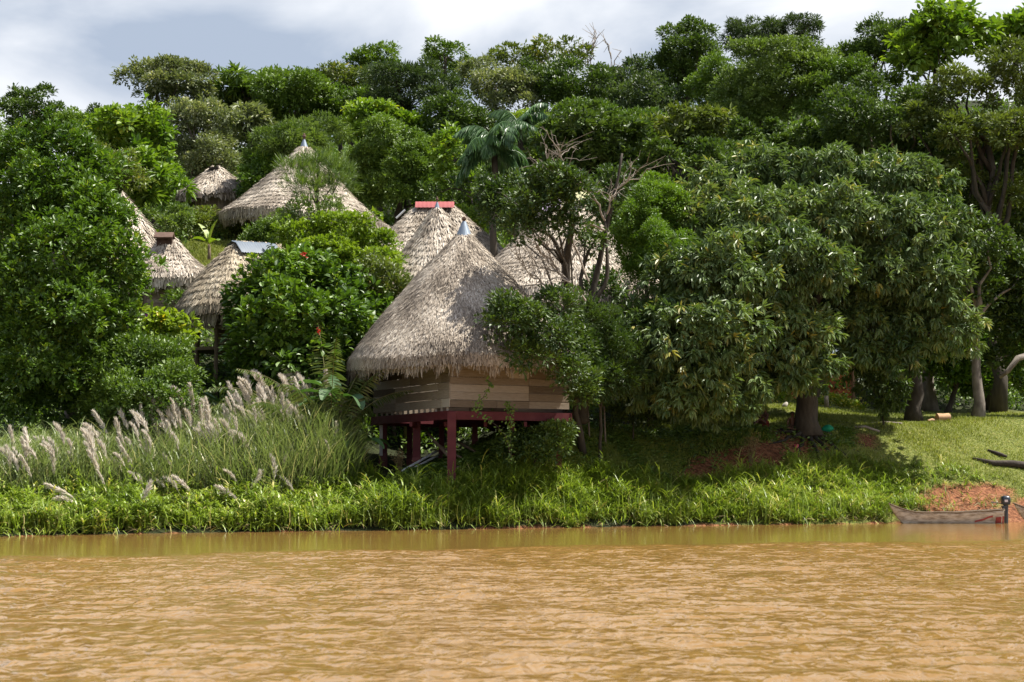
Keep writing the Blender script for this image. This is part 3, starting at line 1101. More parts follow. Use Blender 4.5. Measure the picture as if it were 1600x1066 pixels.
t, rf = hut_simple('largest pale thatched hut uphill with a zinc cone tip behind the pine', 475, 123,
                   [(3, 231), (11, 235), (24, 250), (44, 271), (66, 292), (86, 311), (106, 328), (124, 341), (138, 350), (136, 362)],
                   roll=.075, rows=.7, dens=195, ln=0.40, wd=0.045, tint=.64, npost=10, post_r=108)
cone_cap(t, 475, 123, 8, 218, 235, 208, 3.2)
t, rf = hut_simple('thatched hut directly behind the stilt hut, zinc cone with a rod on its peak', 683, 93,
                   [(3, 328), (9, 332), (23, 352), (36, 372), (52, 393), (72, 420), (108, 463), (138, 500), (150, 525)], rows=.6, dens=285, ln=0.34, wd=0.038, tint=.62, npost=8, post_r=110)
cone_cap(t, 683, 93, 6, 316, 331, 307, 2.2)
t, rf = hut_simple('thatched hut with a red sheet along its ridge', 680, 104,
                   [(2, 327), (14, 338), (30, 353), (60, 378), (96, 410), (125, 440)], ridge=31, rows=.6, dens=225, ln=0.34, wd=0.041, tint=.62, npost=8, post_r=90)
s = S(104)
g = Geo()
p = P(680, 322, 104)
V = []
for u in np.linspace(-31 / s, 30 / s, 41):
    wv = .007 * math.sin(u * 26)
    V += [(p.x + u, p.y - .5, p.z - .16 + wv), (p.x + u, p.y, p.z + .26 + wv), (p.x + u, p.y + .5, p.z - .16 + wv)]
g.add(V, [[k * 3 + a, k * 3 + 3 + a, k * 3 + 4 + a, k * 3 + 1 + a] for k in range(40) for a in (0, 1)], .6)
g.build('ridge_sheet', M['redtin'], t, smooth=True)
g = Geo()
tube(g, [P(619, 341, 101), P(633, 328, 101)], .06, 6, .7)
g.build('roof_pole', M['whitewood'], t)

t, rf = hut_simple('thatched hut behind the branchy tree, cream and lilac covers on its ridge', 884, 96,
                   [(2, 313), (16, 325), (34, 345), (60, 372), (92, 402), (128, 436), (158, 466), (166, 488)], ridge=14, rows=.5, dens=270, ln=0.34, wd=0.038, tint=.64, npost=8, post_r=120)
for (a, b, dz, m_) in (((846, 321), (876, 312), .1, 'lilac'), ((864, 326), (880, 317), .16, 'cream'), ((898, 304), (922, 298), .12, 'cream')):
    g = Geo()
    p, q = P(*a, 95.6), P(*b, 95.6)
    V = []
    for u in np.linspace(0, 1, 9):
        c = p.lerp(q, u)
        wv = .05 * math.sin(u * 9 + dz * 30)
        V += [(c.x, c.y - .5, c.z - .42 + wv), (c.x + .05, c.y - .1, c.z + dz + wv), (c.x + .1, c.y + .4, c.z - .05 + wv)]
    g.add(V, [[k * 3 + a_, k * 3 + 3 + a_, k * 3 + 4 + a_, k * 3 + 1 + a_] for k in range(8) for a_ in (0, 1)], .5)
    g.build('ridge_cover', M[m_], t)

t, rf = hut_simple('small far thatched hut highest on the slope with a dark smoke hole', 336, 130,
                   [(2, 264), (11, 272), (25, 283), (38, 293), (49, 303), (53, 310)], ridge=7, roll=-.04, rows=.55, dens=140, ln=.55, wd=.06, tint=.55,
                   wall_r=27, wall_top=306, wall_bot=330, oval=1.0, fringe=.5)
g = Geo()
p = P(336, 265, 130)
beam(g, (p.x - .35, p.y - .3, p.z), (p.x + .3, p.y - .3, p.z + .05), .5, .16, .2)
g.build('ridge_cap', M['darklog'], t)
g = Geo()
p = P(308, 303, 127.4)
lathe(g, (p.x, p.y, 0), [(.42, p.z - .35), (.34, p.z), (.16, p.z + .22), (.01, p.z + .3)], 10)
g.build('smoke_hole', M['darklog'], t)  # solid dark lump: the shade inside the gable opening, put in as colour

t, rf = hut_simple('thatched hut with grey board walls and a small ridge cap, below the lawn', 262, 99,
                   [(3, 372), (9, 378), (17, 388), (30, 403), (48, 418), (66, 431), (73, 441), (71, 453)], ridge=5, roll=0, rows=.5, dens=285, ln=0.36, wd=0.041, tint=.58,
                   wall_r=52, wall_top=447, wall_bot=492, vert=False, npost=8, post_r=54)
g = Geo()
p = P(257, 369, 98.4)
for sg in (-1, 1):
    box(g, (p.x, p.y + sg * .22, p.z + .02), (.52, .27, .04), [[1, 0, 0], [0, .8, -.6 * sg], [0, .6 * sg, .8]], .35)
box(g, (p.x, p.y + .05, p.z - .32), (.42, .1, .22), None, .05)  # dark box below the cap: its cast shadow put in as shape and colour
g.build('ridge_cap', M['rust'], t)
t, rf = hut_simple('tall thatched hut mostly hidden behind the big tree at the bank', 190, 107,
                   [(3, 306), (16, 322), (30, 340), (44, 356), (60, 376), (84, 402), (100, 424), (100, 436)], rows=.6, dens=80, ln=.55, wd=.07, tint=.55, npost=8, post_r=78)
t, rf = hut_simple('thatched hut cut by the edge of view above the big tree', -52, 112,
                   [(3, 262), (16, 274), (34, 290), (52, 304), (70, 318), (72, 326)], rows=.6, dens=80, ln=.55, wd=.07, tint=.6, npost=6, post_r=50)

# long hut with the sheet-metal ridge
t, rf = hut_simple('long golden thatched hut on thin poles with a grey metal ridge sheet', 405, 91,
                   [(3, 384), (16, 395), (36, 413), (58, 436), (78, 460), (92, 482), (95, 495)], ridge=44, head=.75, roll=-.04, rows=.55, dens=330, ln=0.36, wd=0.036,
                   mat='thatchgold', tint=.52, npost=9, post_r=66, fringe=.75, wall_bot=548, oval=.92)
g = Geo()
ch, sh = math.cos(.75), math.sin(.75)
pk = np.array([rf.c[0], rf.c[1], rf.z[0] + .12])
V = []
for u in np.linspace(-1.75, .75, 46):
    wv = .025 * math.sin(u * 40)
    for q, dz in ((-.95, -.62), (-.4, -.06), (0, .05), (.5, -.15)):
        V.append((pk[0] + u * ch - q * sh * -1 * -1, pk[1] + u * sh + q * ch, pk[2] + dz + wv + .04 * u))
g.add(V, [[k * 4 + a, k * 4 + 4 + a, k * 4 + 5 + a, k * 4 + 1 + a] for k in range(45) for a in (0, 1, 2)], .4)
g.build('ridge_sheet', M['oldtin'], t, smooth=True)
rng = rng_of('long hut room')
p = (P(336, 520, 89.4).x, 89.4)
q = (P(366, 520, 90.2).x, 90.2)
plank_wall(t, p, q, P(340, 552, 89.4).z, P(340, 500, 89.4).z, rng, rowh=.25, seg=(.6, 1.4))
g = Geo()
p, q = P(296, 510, 88.3), P(350, 512, 88.0)
beam(g, p, q, .08, .1, .5)
g.build('rail', M['wood'], t)

# purple tub by the grey board hut
g = Geo()
p = P(224, 494, 96.4)
lathe(g, p, [(.001, p.z - .2), (.26, p.z - .2), (.34, p.z + .2), (.36, p.z + .22), (.31, p.z + .22), (.24, p.z - .12), (.001, p.z - .12)], 18)
o = g.build('tub', M['purple'])
tag(o, 'purple plastic tub on the ledge of the grey board hut', 'tub')
recentre(o, p)

# orange-walled house behind the mango
rng = rng_of('house')
Dh = 113.0
x0, x1 = P(1183, 600, Dh).x, P(1313, 600, Dh).x
zb = gz((x0 + x1) / 2, Dh) - .2
HOUSE_TURN = .55
house = thing('orange_house', 'orange painted house glimpsed behind the mango trunk', 'house', ((x0 + x1) / 2, Dh + 2.5, zb))
ztop = P(1250, 560, Dh).z
for nm, c, h in (('wall', ((x0 + x1) / 2, Dh, (zb + ztop) / 2), ((x1 - x0) / 2, .1, (ztop - zb) / 2)),
                 ('wall', ((x0 + x1) / 2, Dh + 5, (zb + ztop) / 2), ((x1 - x0) / 2, .1, (ztop - zb) / 2)),
                 ('wall', (x0 + .1, Dh + 2.5, (zb + ztop) / 2), (.1, 2.39, (ztop - zb) / 2)),
                 ('wall', (x1 - .1, Dh + 2.5, (zb + ztop) / 2), (.1, 2.39, (ztop - zb) / 2))):
    g = Geo()
    box(g, c, h, None, rng.uniform(.4, .6))
    g.build(nm, M['orange'], house)
g = Geo()
for sg in (-1, 1):
    box(g, ((x0 + x1) / 2, Dh + 2.5 + sg * 1.55, ztop + .62), ((x1 - x0) / 2 + .5, 1.78, .04), [[1, 0, 0], [0, .93, -.37 * sg], [0, .37 * sg, .93]], .5)
g.build('roof', M['tin'], house)
g = Geo()
px_ = P(1250, 600, Dh).x
box(g, (px_, Dh - .12, zb + 1.15), (.45, .05, 1.05), None, .5)
g.build('door', M['wood'], house)
g = Geo()
box(g, (x1 + .12, Dh - .2, (zb + ztop) / 2), (.12, .12, (ztop - zb) / 2), None, .2)
g.build('corner_post', M['logend'], house)
house.rotation_euler = (0, 0, HOUSE_TURN)

# ------------------------------------------------------------------ big trees of the bank, from the left
def T(label, D, crowns, style, **k):
    return tree(k.pop('name', 'tree'), label, D, crowns, style, **k)


GB = 'trees on the wooded hill'
T('tall glossy-leaved tree filling the bank beside the reeds, forked pale branches inside', 80,
  [(95, 237, 52, 48, 1, 1), (38, 245, 42, 40, 2, 1), (150, 275, 42, 40, 1, 1), (60, 305, 66, 52, -1, 1), (140, 332, 58, 48, -1, 1),
   (166, 350, 40, 38, 0, 1), (12, 365, 58, 58, -1, 1), (98, 392, 74, 56, -3, 1), (178, 412, 54, 46, -2, 1), (194, 448, 34, 36, 0, 1),
   (26, 455, 66, 58, -3, 1), (108, 482, 66, 52, -4, 1), (172, 498, 44, 42, -2, 1), (48, 545, 64, 56, -4, 1), (128, 572, 54, 46, -3, 1),
   (14, 612, 56, 46, -3, 1), (88, 625, 52, 36, -2, 1), (-30, 300, 50, 60, 2, 1), (70, 330, 70, 80, 5, 4), (110, 470, 80, 90, 5, 4)],
  'oval', base=110, tr=.32, cover=.95, limbs=14, bark='palebark')
T('rounded mid-green bush with fine leaves between the reeds and the tall glossy tree', 77,
  [(225, 572, 62, 44, 0, 1), (265, 600, 44, 38, -1, 1), (190, 605, 46, 42, -1, 1), (235, 625, 60, 36, -2, 1), (160, 640, 36, 30, 0, 1), (275, 560, 24, 24, 1, 1), (225, 590, 60, 50, 3, 1)],
  'small', name='bush', base=225, tr=.12, cat='bush', mat='mid', cover=1.1)
T('large-leaved dark tree with red blossoms before the golden long hut', 82,
  [(432, 438, 46, 42, 0, 1), (398, 478, 44, 46, 0, 1), (478, 430, 48, 40, 1, 1), (532, 452, 46, 38, 1, 1), (452, 502, 66, 48, -2, 1), (530, 502, 56, 44, -1, 1),
   (398, 540, 44, 44, -1, 1), (472, 560, 64, 44, -2, 1), (552, 545, 44, 36, 0, 1), (582, 500, 38, 36, 1, 1), (425, 588, 54, 34, -1, 1), (470, 480, 80, 80, 4, 3)],
  'broad', base=470, tr=.2, cover=1.0)
T('low wide tree with flat bright green layers in front of the largest hut', 90,
  [(470, 366, 44, 20, 0, 1), (530, 350, 52, 18, 0, 1), (580, 378, 42, 18, 1, 1), (510, 392, 64, 20, -1, 1), (590, 408, 38, 18, 0, 1), (556, 420, 62, 20, -1, 1), (480, 412, 50, 20, 0, 1), (535, 380, 60, 24, 4, 1)],
  'oval', base=545, tr=.14, mat='lime', cover=1.1, tint=(.0, .8), lscale=.85)
T('olive loose shrub at the edge of the stilt hut roof, yellowing leaves', 84,
  [(606, 452, 36, 40, 0, 1), (590, 425, 32, 22, 1, 1), (624, 470, 24, 34, 0, 1), (590, 490, 36, 36, 0, 1)],
  'small', name='shrub', base=600, tr=.08, cat='shrub', mat='olive', cover=.8, lscale=1.1)
T('feathery pine-like tree on a slim stem in front of the largest hut', 104,
  [(462, 268, 28, 20, 0, 1), (500, 262, 30, 20, 1, 1), (530, 270, 24, 22, 0, 1), (478, 290, 34, 18, -1, 1), (518, 294, 32, 16, 0, 1), (495, 250, 22, 12, 0, 1)],
  'needle', name='pine_tree', base=493, tr=.17, cover=.8, lscale=1.2)
T('small sparse shrub at the foot of the slim pine-like tree', 102,
  [(470, 330, 24, 22, 0, 1), (448, 345, 24, 16, 0, 1), (520, 330, 26, 18, 0, 1)], 'small', name='shrub', cat='shrub', base=480, tr=.05, mat='feather', cover=.55)
T('green shrub bordering the lawn below the largest hut eave', 107,
  [(408, 368, 28, 18, 0, 1), (440, 355, 30, 18, 0, 1), (392, 382, 20, 12, 0, 1)], 'small', name='shrub', cat='shrub', base=415, tr=.05, mat='mid', cover=.9)
T('shrub with lime-yellow leaves below the grey board hut', 84,
  [(258, 502, 28, 18, 0, 1), (232, 518, 30, 20, 0, 1), (280, 522, 24, 24, 0, 1)], 'broad', name='shrub', cat='shrub', base=258, tr=.06, mat='lime', tint=(.3, 1), cover=.7)
T('small green sapling against the grey boards of the hut', 95, [(272, 468, 14, 16, 0, 1), (288, 472, 12, 12, 0, 1)], 'small', name='sapling', cat='sapling', base=276, tr=.03, mat='mid', cover=.6)

# mango in the middle of the bank
T('great rounded mango tree with drooping pale-tipped leaves, people sitting beneath', 89,
  [(1190, 272, 66, 44, 3, 1), (1290, 268, 66, 42, 2, 1), (1392, 282, 66, 46, 2, 1), (1448, 305, 48, 44, 4, 1), (1128, 302, 56, 42, 2, 1),
   (1078, 345, 54, 46, 0, 1), (1188, 352, 84, 52, -2, 1), (1300, 342, 76, 48, -1, 1), (1402, 362, 70, 52, 0, 1), (1476, 372, 48, 52, 2, 1),
   (1128, 432, 74, 56, -6, 1), (1240, 420, 84, 56, -4, 1), (1350, 430, 76, 58, 0, 1), (1448, 440, 64, 56, 0, 1), (1056, 442, 46, 46, -5, 1),
   (1018, 518, 52, 48, -6, 1), (1100, 530, 74, 54, -7.5, 1), (1212, 520, 84, 58, -3.5, 1), (1322, 510, 74, 56, .5, 1), (1424, 510, 66, 50, 1.5, 1), (1494, 518, 40, 42, 0, 1),
   (1008, 588, 46, 42, -6.5, 1), (1078, 606, 64, 46, -7, 1), (1158, 590, 54, 36, -5, 1), (1250, 566, 56, 34, -3, 1), (1335, 545, 56, 30, 0, 1), (1205, 592, 42, 26, -4, 1), (1240, 588, 30, 20, -5, 1), (1125, 625, 50, 30, -6, 1), (975, 560, 30, 40, -6, 1), (1400, 548, 40, 36, 0, 1),
   (1160, 400, 90, 80, 6, 1), (1285, 370, 100, 90, 8, 1), (1400, 400, 80, 76, 7, 1), (1200, 500, 90, 56, 7, 1), (1330, 500, 80, 46, 7, 1), (1060, 500, 60, 60, 5, 1), (1070, 570, 60, 46, 4, 1)],
  'mango', name='mango_tree', base=1262, tr=.62, cover=.95, limbs=14)

# the half-bare branchy tree beside the stilt hut
BR = [([(912, 662), (900, 610), (893, 545), (884, 455), (884, 405), (893, 362), (895, 330)], .30, .12),
      ([(908, 662), (918, 600), (915, 540), (922, 470), (938, 405), (948, 350), (962, 300), (972, 240)], .24, .05),
      ([(884, 420), (866, 372), (842, 357), (806, 357)], .12, .05), ([(918, 500), (905, 440), (918, 395), (932, 372)], .11, .04),
      ([(921, 480), (950, 440), (948, 385), (944, 330)], .12, .04)]
BARE = [[(945, 345), (930, 308), (890, 280), (866, 268), (838, 260)], [(890, 280), (880, 256), (876, 236)], [(866, 268), (856, 254)], [(948, 335), (958, 300), (985, 278)],
        [(915, 470), (870, 425), (838, 415), (800, 424)], [(905, 455), (862, 415), (826, 372)], [(890, 470), (850, 445), (800, 452), (766, 472)], [(880, 480), (846, 462), (818, 478), (790, 470)],
        [(870, 425), (858, 395), (850, 372)], [(850, 445), (826, 428), (808, 400)], [(920, 440), (880, 330), (850, 300)], [(945, 360), (905, 345), (862, 338)]]


def branchy(gt, rng):
    for pts, r0, r1 in BR:
        pp = [np.array(P(x, y, 81 - .4 * k * (1 if x < 900 else -.3))) for k, (x, y) in enumerate(pts)]
        pp = np.array(pp)
        f = np.linspace(0, len(pp) - 1, len(pp) * 3)
        sm = np.stack([np.interp(f, np.arange(len(pp)), pp[:, k]) for k in range(3)], 1)
        sm[1:-1] = (sm[:-2] + sm[1:-1] * 2 + sm[2:]) / 4
        tube(gt, sm, np.linspace(r0, r1, len(sm)), 9, .4, jit=.08, rng=rng)


bt = T('half-bare branching tree with dark leaf clumps and mossy forked trunk beside the stilt hut', 81,
       [(790, 306, 38, 28, 3, 1), (838, 316, 36, 30, -4, 1), (816, 356, 34, 24, -4, 1), (872, 312, 30, 26, -4, 1), (774, 332, 28, 22, 3, 1), (860, 280, 34, 24, -4, 1), (938, 325, 24, 22, 1, 1),
        (892, 350, 26, 18, -4, 1), (955, 292, 36, 32, 2, 1), (802, 500, 40, 26, -6.5, 1), (852, 522, 40, 30, -6, 1), (828, 556, 36, 22, -6.5, 1), (790, 482, 26, 18, -6.5, 1),
        (925, 378, 20, 18, 0, 1), (872, 472, 34, 22, -4, 1), (944, 452, 34, 28, 2, 1), (882, 545, 34, 38, -4, 1), (886, 578, 28, 24, -5, 1), (910, 605, 24, 26, -4, 1), (765, 300, 24, 20, 3, 1), (905, 296, 28, 22, -4, 1)],
       'small', base=910, tr=.16, mat='dark', tint=(0, .75), cover=.9, limbs=16, bark='bark', extra=branchy, lscale=1.15)
g = Geo()
rng = rng_of('bare twigs')
for pts in BARE:
    pp = np.array([np.array(P(x, y, 79.2 - .25 * k)) for k, (x, y) in enumerate(pts)])
    f = np.linspace(0, len(pp) - 1, len(pp) * 4)
    sm = np.stack([np.interp(f, np.arange(len(pp)), pp[:, k]) for k in range(3)], 1)
    sm[1:-1] += rng.normal(0, .035, sm[1:-1].shape)
    tube(g, sm, np.linspace(.05, .012, len(sm)), 6, .7)
    for _ in range(11):
        k = int(rng.integers(2, len(sm) - 1))
        d = nrm((sm[k] - sm[k - 1])[None])[0]
        d = d * .7 + rng.normal(0, .5, 3) + np.array([0, 0, .25])
        e = sm[k] + d * rng.uniform(.5, 1.4)
        tw = curve(sm[k], e, 6, rng=rng, wob_=.04, up=.05)
        tube(g, tw, np.linspace(.022, .007, 6), 5, .75)
        for _ in range(2):
            q = int(rng.integers(2, 6))
            tube(g, curve(tw[q], tw[q] + (d * .6 + rng.normal(0, .5, 3)) * rng.uniform(.25, .6), 4), [.011, .009, .007, .005], 4, .8)
g.build('bare_branch', M['twig'], bt)

T('dense bright green small-leaved tree between the branchy tree and the mango', 87,
  [(1020, 308, 46, 30, 1, 1), (1000, 345, 40, 36, 0, 1), (1045, 335, 40, 40, 1, 1), (990, 382, 34, 34, 0, 1), (1030, 390, 50, 40, -1, 1), (1005, 420, 36, 24, 0, 1), (1020, 360, 40, 50, 3, 1)],
  'small', base=1015, tr=.15, mat='bright', tint=(0, .6), cover=1.35, lscale=.7)
T('dark feathery shrub screening the end of the stilt hut', 80.6,
  [(930, 505, 36, 30, 0, 1), (905, 545, 34, 34, -1, 1), (955, 545, 40, 38, 0, 1), (925, 590, 38, 34, -1, 1), (968, 590, 34, 34, 0, 1), (940, 560, 44, 50, 1.5, 1)],
  'fine', name='shrub', cat='shrub', base=938, tr=.09, mat='dark', cover=1.1, lscale=.75, flat=.9, tint=(0, .7))
T('low dark bush spilling under the stilt hut corner', 77.6,
  [(820, 692, 34, 20, 0, 1), (866, 680, 34, 20, 0, 1), (795, 702, 24, 18, -.3, 1), (850, 705, 34, 18, -.8, 1)], 'small', name='bush', cat='bush', base=835, tr=.05, mat='dark', cover=.9)
T('dark bush in shade left of the hanging mango boughs', 84,
  [(990, 640, 30, 22, 0, 1), (955, 650, 26, 18, 0, 1), (1020, 655, 30, 16, 0, 1)], 'small', name='bush', cat='bush', base=990, tr=.05, mat='dark', cover=.7)

# ------------------------------------------------------------------ behind the lawn on the right
T('dark-trunked tree standing behind the crest of the lawn beside the mango', 97,
  [(1430, 470, 60, 60, 0, 3), (1470, 440, 50, 60, 2, 3), (1400, 520, 40, 40, 1, 1)], 'mango', base=1428, tr=.44, mat='dark', cover=.7)
T('pale lichened trunk tree behind the crest of the lawn', 99,
  [(1520, 380, 60, 60, 0, 4), (1560, 450, 60, 60, 2, 4), (1500, 470, 50, 40, 1, 2)], 'oval', base=1527, tr=.33, mat='dark', bark='palebark', cover=.8, lscale=1.1)
T('dark tree with a pale limb reaching over the lawn edge', 102,
  [(1600, 440, 70, 70, 0, 5), (1590, 540, 60, 50, 1, 4), (1640, 520, 60, 90, 0, 4)], 'oval', base=1640, tr=.4, mat='dark', cover=1.0, lscale=1.2, bark='palebark',
  extra=lambda gt, r: tube(gt, np.array([P(1630, 540, 101), P(1605, 556, 99), P(1590, 560, 98), P(1575, 580, 98), P(1562, 590, 98)]), [.2, .19, .17, .14, .09], 9, .35))
T('dark shade tree filling the gap behind the two lawn trunks', 110,
  [(1470, 560, 60, 60, 0, 8), (1560, 570, 70, 60, 2, 8)], 'oval', base=1480, tr=.2, mat='glossy', cover=1.1, lscale=1.4)
T('slender dark sapling with hanging leaves beside the mango shade', 93,
  [(1372, 590, 34, 30, 0, 1), (1395, 615, 24, 24, 0, 1), (1350, 580, 26, 22, 1, 1), (1380, 640, 14, 14, 0, 1)], 'mango', name='sapling', cat='sapling', base=1381, tr=.07, mat='dark', cover=.55, lscale=.85)
T('low bush dotted with yellow flowers before the orange house', 108,
  [(1300, 632, 22, 14, 0, 1), (1330, 640, 22, 12, 0, 1), (1280, 640, 14, 12, 0, 1)], 'small', name='flowering_bush', cat='bush', base=1308, tr=.04, mat='lime', tint=(.45, 1), cover=1.1)
T('low bush behind the two seated people', 106, [(1212, 622, 20, 20, 0, 1), (1235, 610, 22, 22, 1, 1)], 'small', name='bush', cat='bush', base=1220, tr=.04, mat='lime', cover=.8)
T('large dark olive tree over the lawn edge, broad shelving crown', 108,
  [(1500, 140, 62, 36, 0, 9), (1585, 118, 62, 44, 1, 9), (1455, 190, 50, 26, -1, 6), (1535, 205, 84, 34, -2, 12), (1610, 215, 60, 40, 0, 8), (1490, 270, 56, 26, 0, 6), (1590, 300, 80, 40, 1, 10), (1530, 335, 50, 26, 2, 5)], 'small', base=1560, tr=.45, mat='olive', cover=.85, lscale=1.4, limbs=14, tint=(0, .8), flat=.7)
T('tall dark glossy tree with a pale forked trunk showing behind the mango', 112,
  [(1385, 205, 112, 74, 0, 20), (1300, 235, 60, 40, 2, 4), (1450, 260, 70, 50, 0, 6)], 'small', base=1455, tr=.4, mat='dark', cover=.85, lscale=1.5, bark='palebark', limbs=14)

T('dense dark tree closing the gap behind the broad shelving crown', 116,
  [(1560, 230, 70, 60, 0, 14), (1620, 320, 60, 70, 0, 10), (1520, 330, 60, 60, 1, 10), (1480, 400, 50, 60, 1, 8)], 'small', base=1545, tr=.3, mat='dark', cover=.95, lscale=1.5, tint=(0, .85))

# ------------------------------------------------------------------ middle of the slope
T('perfectly domed bright green tree beside the largest hut', 130, [(620, 262, 80, 62, 0, 26), (625, 300, 74, 30, -2, 8)], 'small', base=622, tr=.35, mat='mid', cover=1.25, lscale=1.25, tint=(.15, 1), size=.36)
T('lush bright tree with large leaves above the tall glossy bank tree', 118, [(205, 215, 62, 50, 0, 16), (235, 260, 44, 40, -2, 6)], 'broad', base=205, tr=.3, mat='bright', cover=.9, lscale=1.25)
T('tall grey-green tree with slim pale stems behind the small far hut', 136, [(300, 215, 66, 64, 0, 18), (320, 255, 50, 50, -2, 6)], 'far', base=300, tr=.3, mat='silver', cover=1.0, lscale=.95, bark='palebark')
T('brownish small-leaved tree under the lush large-leaved one', 111, [(165, 275, 54, 40, 0, 10)], 'small', base=165, tr=.2, mat='olive', cover=.8, lscale=1.4)
T('light green tree with divided leaves left of the small far hut', 114, [(234, 292, 46, 36, 0, 10), (215, 320, 34, 30, 0, 4)], 'compound', base=246, tr=.15, mat='bright', cover=.9, tint=(0, .75))
T('grey-green shrub row behind the grey board hut', 111, [(236, 345, 34, 22, 0, 3), (280, 345, 34, 24, 1, 3)], 'small', name='shrub', cat='shrub', base=255, tr=.06, mat='feather', cover=.9, lscale=1.3)
T('yellowish shrub under the eave of the small far hut', 121, [(330, 345, 34, 22, 0, 3), (362, 355, 20, 18, 0, 1), (300, 352, 24, 18, -1, 1)], 'small', name='shrub', cat='shrub', base=330, tr=.06, mat='olive', cover=1.0, lscale=1.3, tint=(.3, 1))
T('dark evergreen tree between the small far hut and the largest hut', 127, [(405, 290, 36, 44, 0, 8), (420, 250, 40, 30, 1, 5)], 'small', base=405, tr=.2, mat='glossy', cover=1.1, lscale=1.4)
T('wide feathery tree behind the largest hut peak', 128, [(455, 225, 62, 34, 0, 12), (500, 205, 50, 24, 2, 8), (420, 240, 40, 28, 0, 4)], 'fine', base=450, tr=.25, mat='feather', cover=1.2, lscale=1.3)
T('yellow-green broad-leaved tree above the domed tree', 138, [(580, 195, 62, 32, 0, 12), (640, 205, 50, 34, 1, 8)], 'broad', base=590, tr=.25, mat='bright', cover=1.0, lscale=1.2)
T('slim tree with yellow-tipped leaves between the domed tree and the palm', 120, [(702, 235, 30, 36, 0, 6), (706, 285, 28, 34, 0, 6)], 'broad', base=703, tr=.15, mat='bright', cover=1.0, lscale=1.05, tint=(.1, 1))
T('low green shrubs under the palm above the cone-tipped roof', 108, [(735, 338, 34, 20, 0, 3), (700, 325, 30, 16, 4, 2), (762, 350, 26, 16, 0, 1)], 'small', name='shrub', cat='shrub', base=735, tr=.06, mat='bright', cover=1.1, lscale=1.2)
T('yellow-green bushy tree behind the palm crown', 124, [(822, 195, 36, 24, 0, 5), (840, 230, 34, 34, 1, 5)], 'far', base=825, tr=.2, mat='lime', cover=1.0, tint=(0, .7), lscale=.8)
T('dense dark domed tree above the branchy tree', 104, [(918, 225, 92, 52, 0, 22), (882, 262, 40, 36, -1, 5), (965, 262, 50, 36, 0, 5)], 'oval', base=915, tr=.4, mat='dark', cover=1.05, lscale=1.25, tint=(.1, 1))
T('dark tree with spreading level boughs behind the bright small-leaved tree', 101, [(1070, 250, 78, 32, 0, 14), (1010, 285, 50, 26, 0, 6), (1130, 250, 60, 30, 3, 6)], 'oval', base=1060, tr=.35, mat='dark', cover=1.0, lscale=1.2, flat=.6)
T('mossy dark tree in the hollow behind the lilac-covered hut', 104, [(960, 330, 60, 40, 0, 8), (860, 300, 40, 24, 2, 4), (1000, 360, 40, 40, -2, 4)], 'small', base=975, tr=.25, mat='dark', cover=.9, lscale=1.3)
T('dark tree standing in the hollow under the palm', 106, [(760, 318, 50, 30, 6, 6), (700, 300, 40, 24, 4, 3)], 'oval', base=775, tr=.2, mat='dark', cover=.9, lscale=1.2)

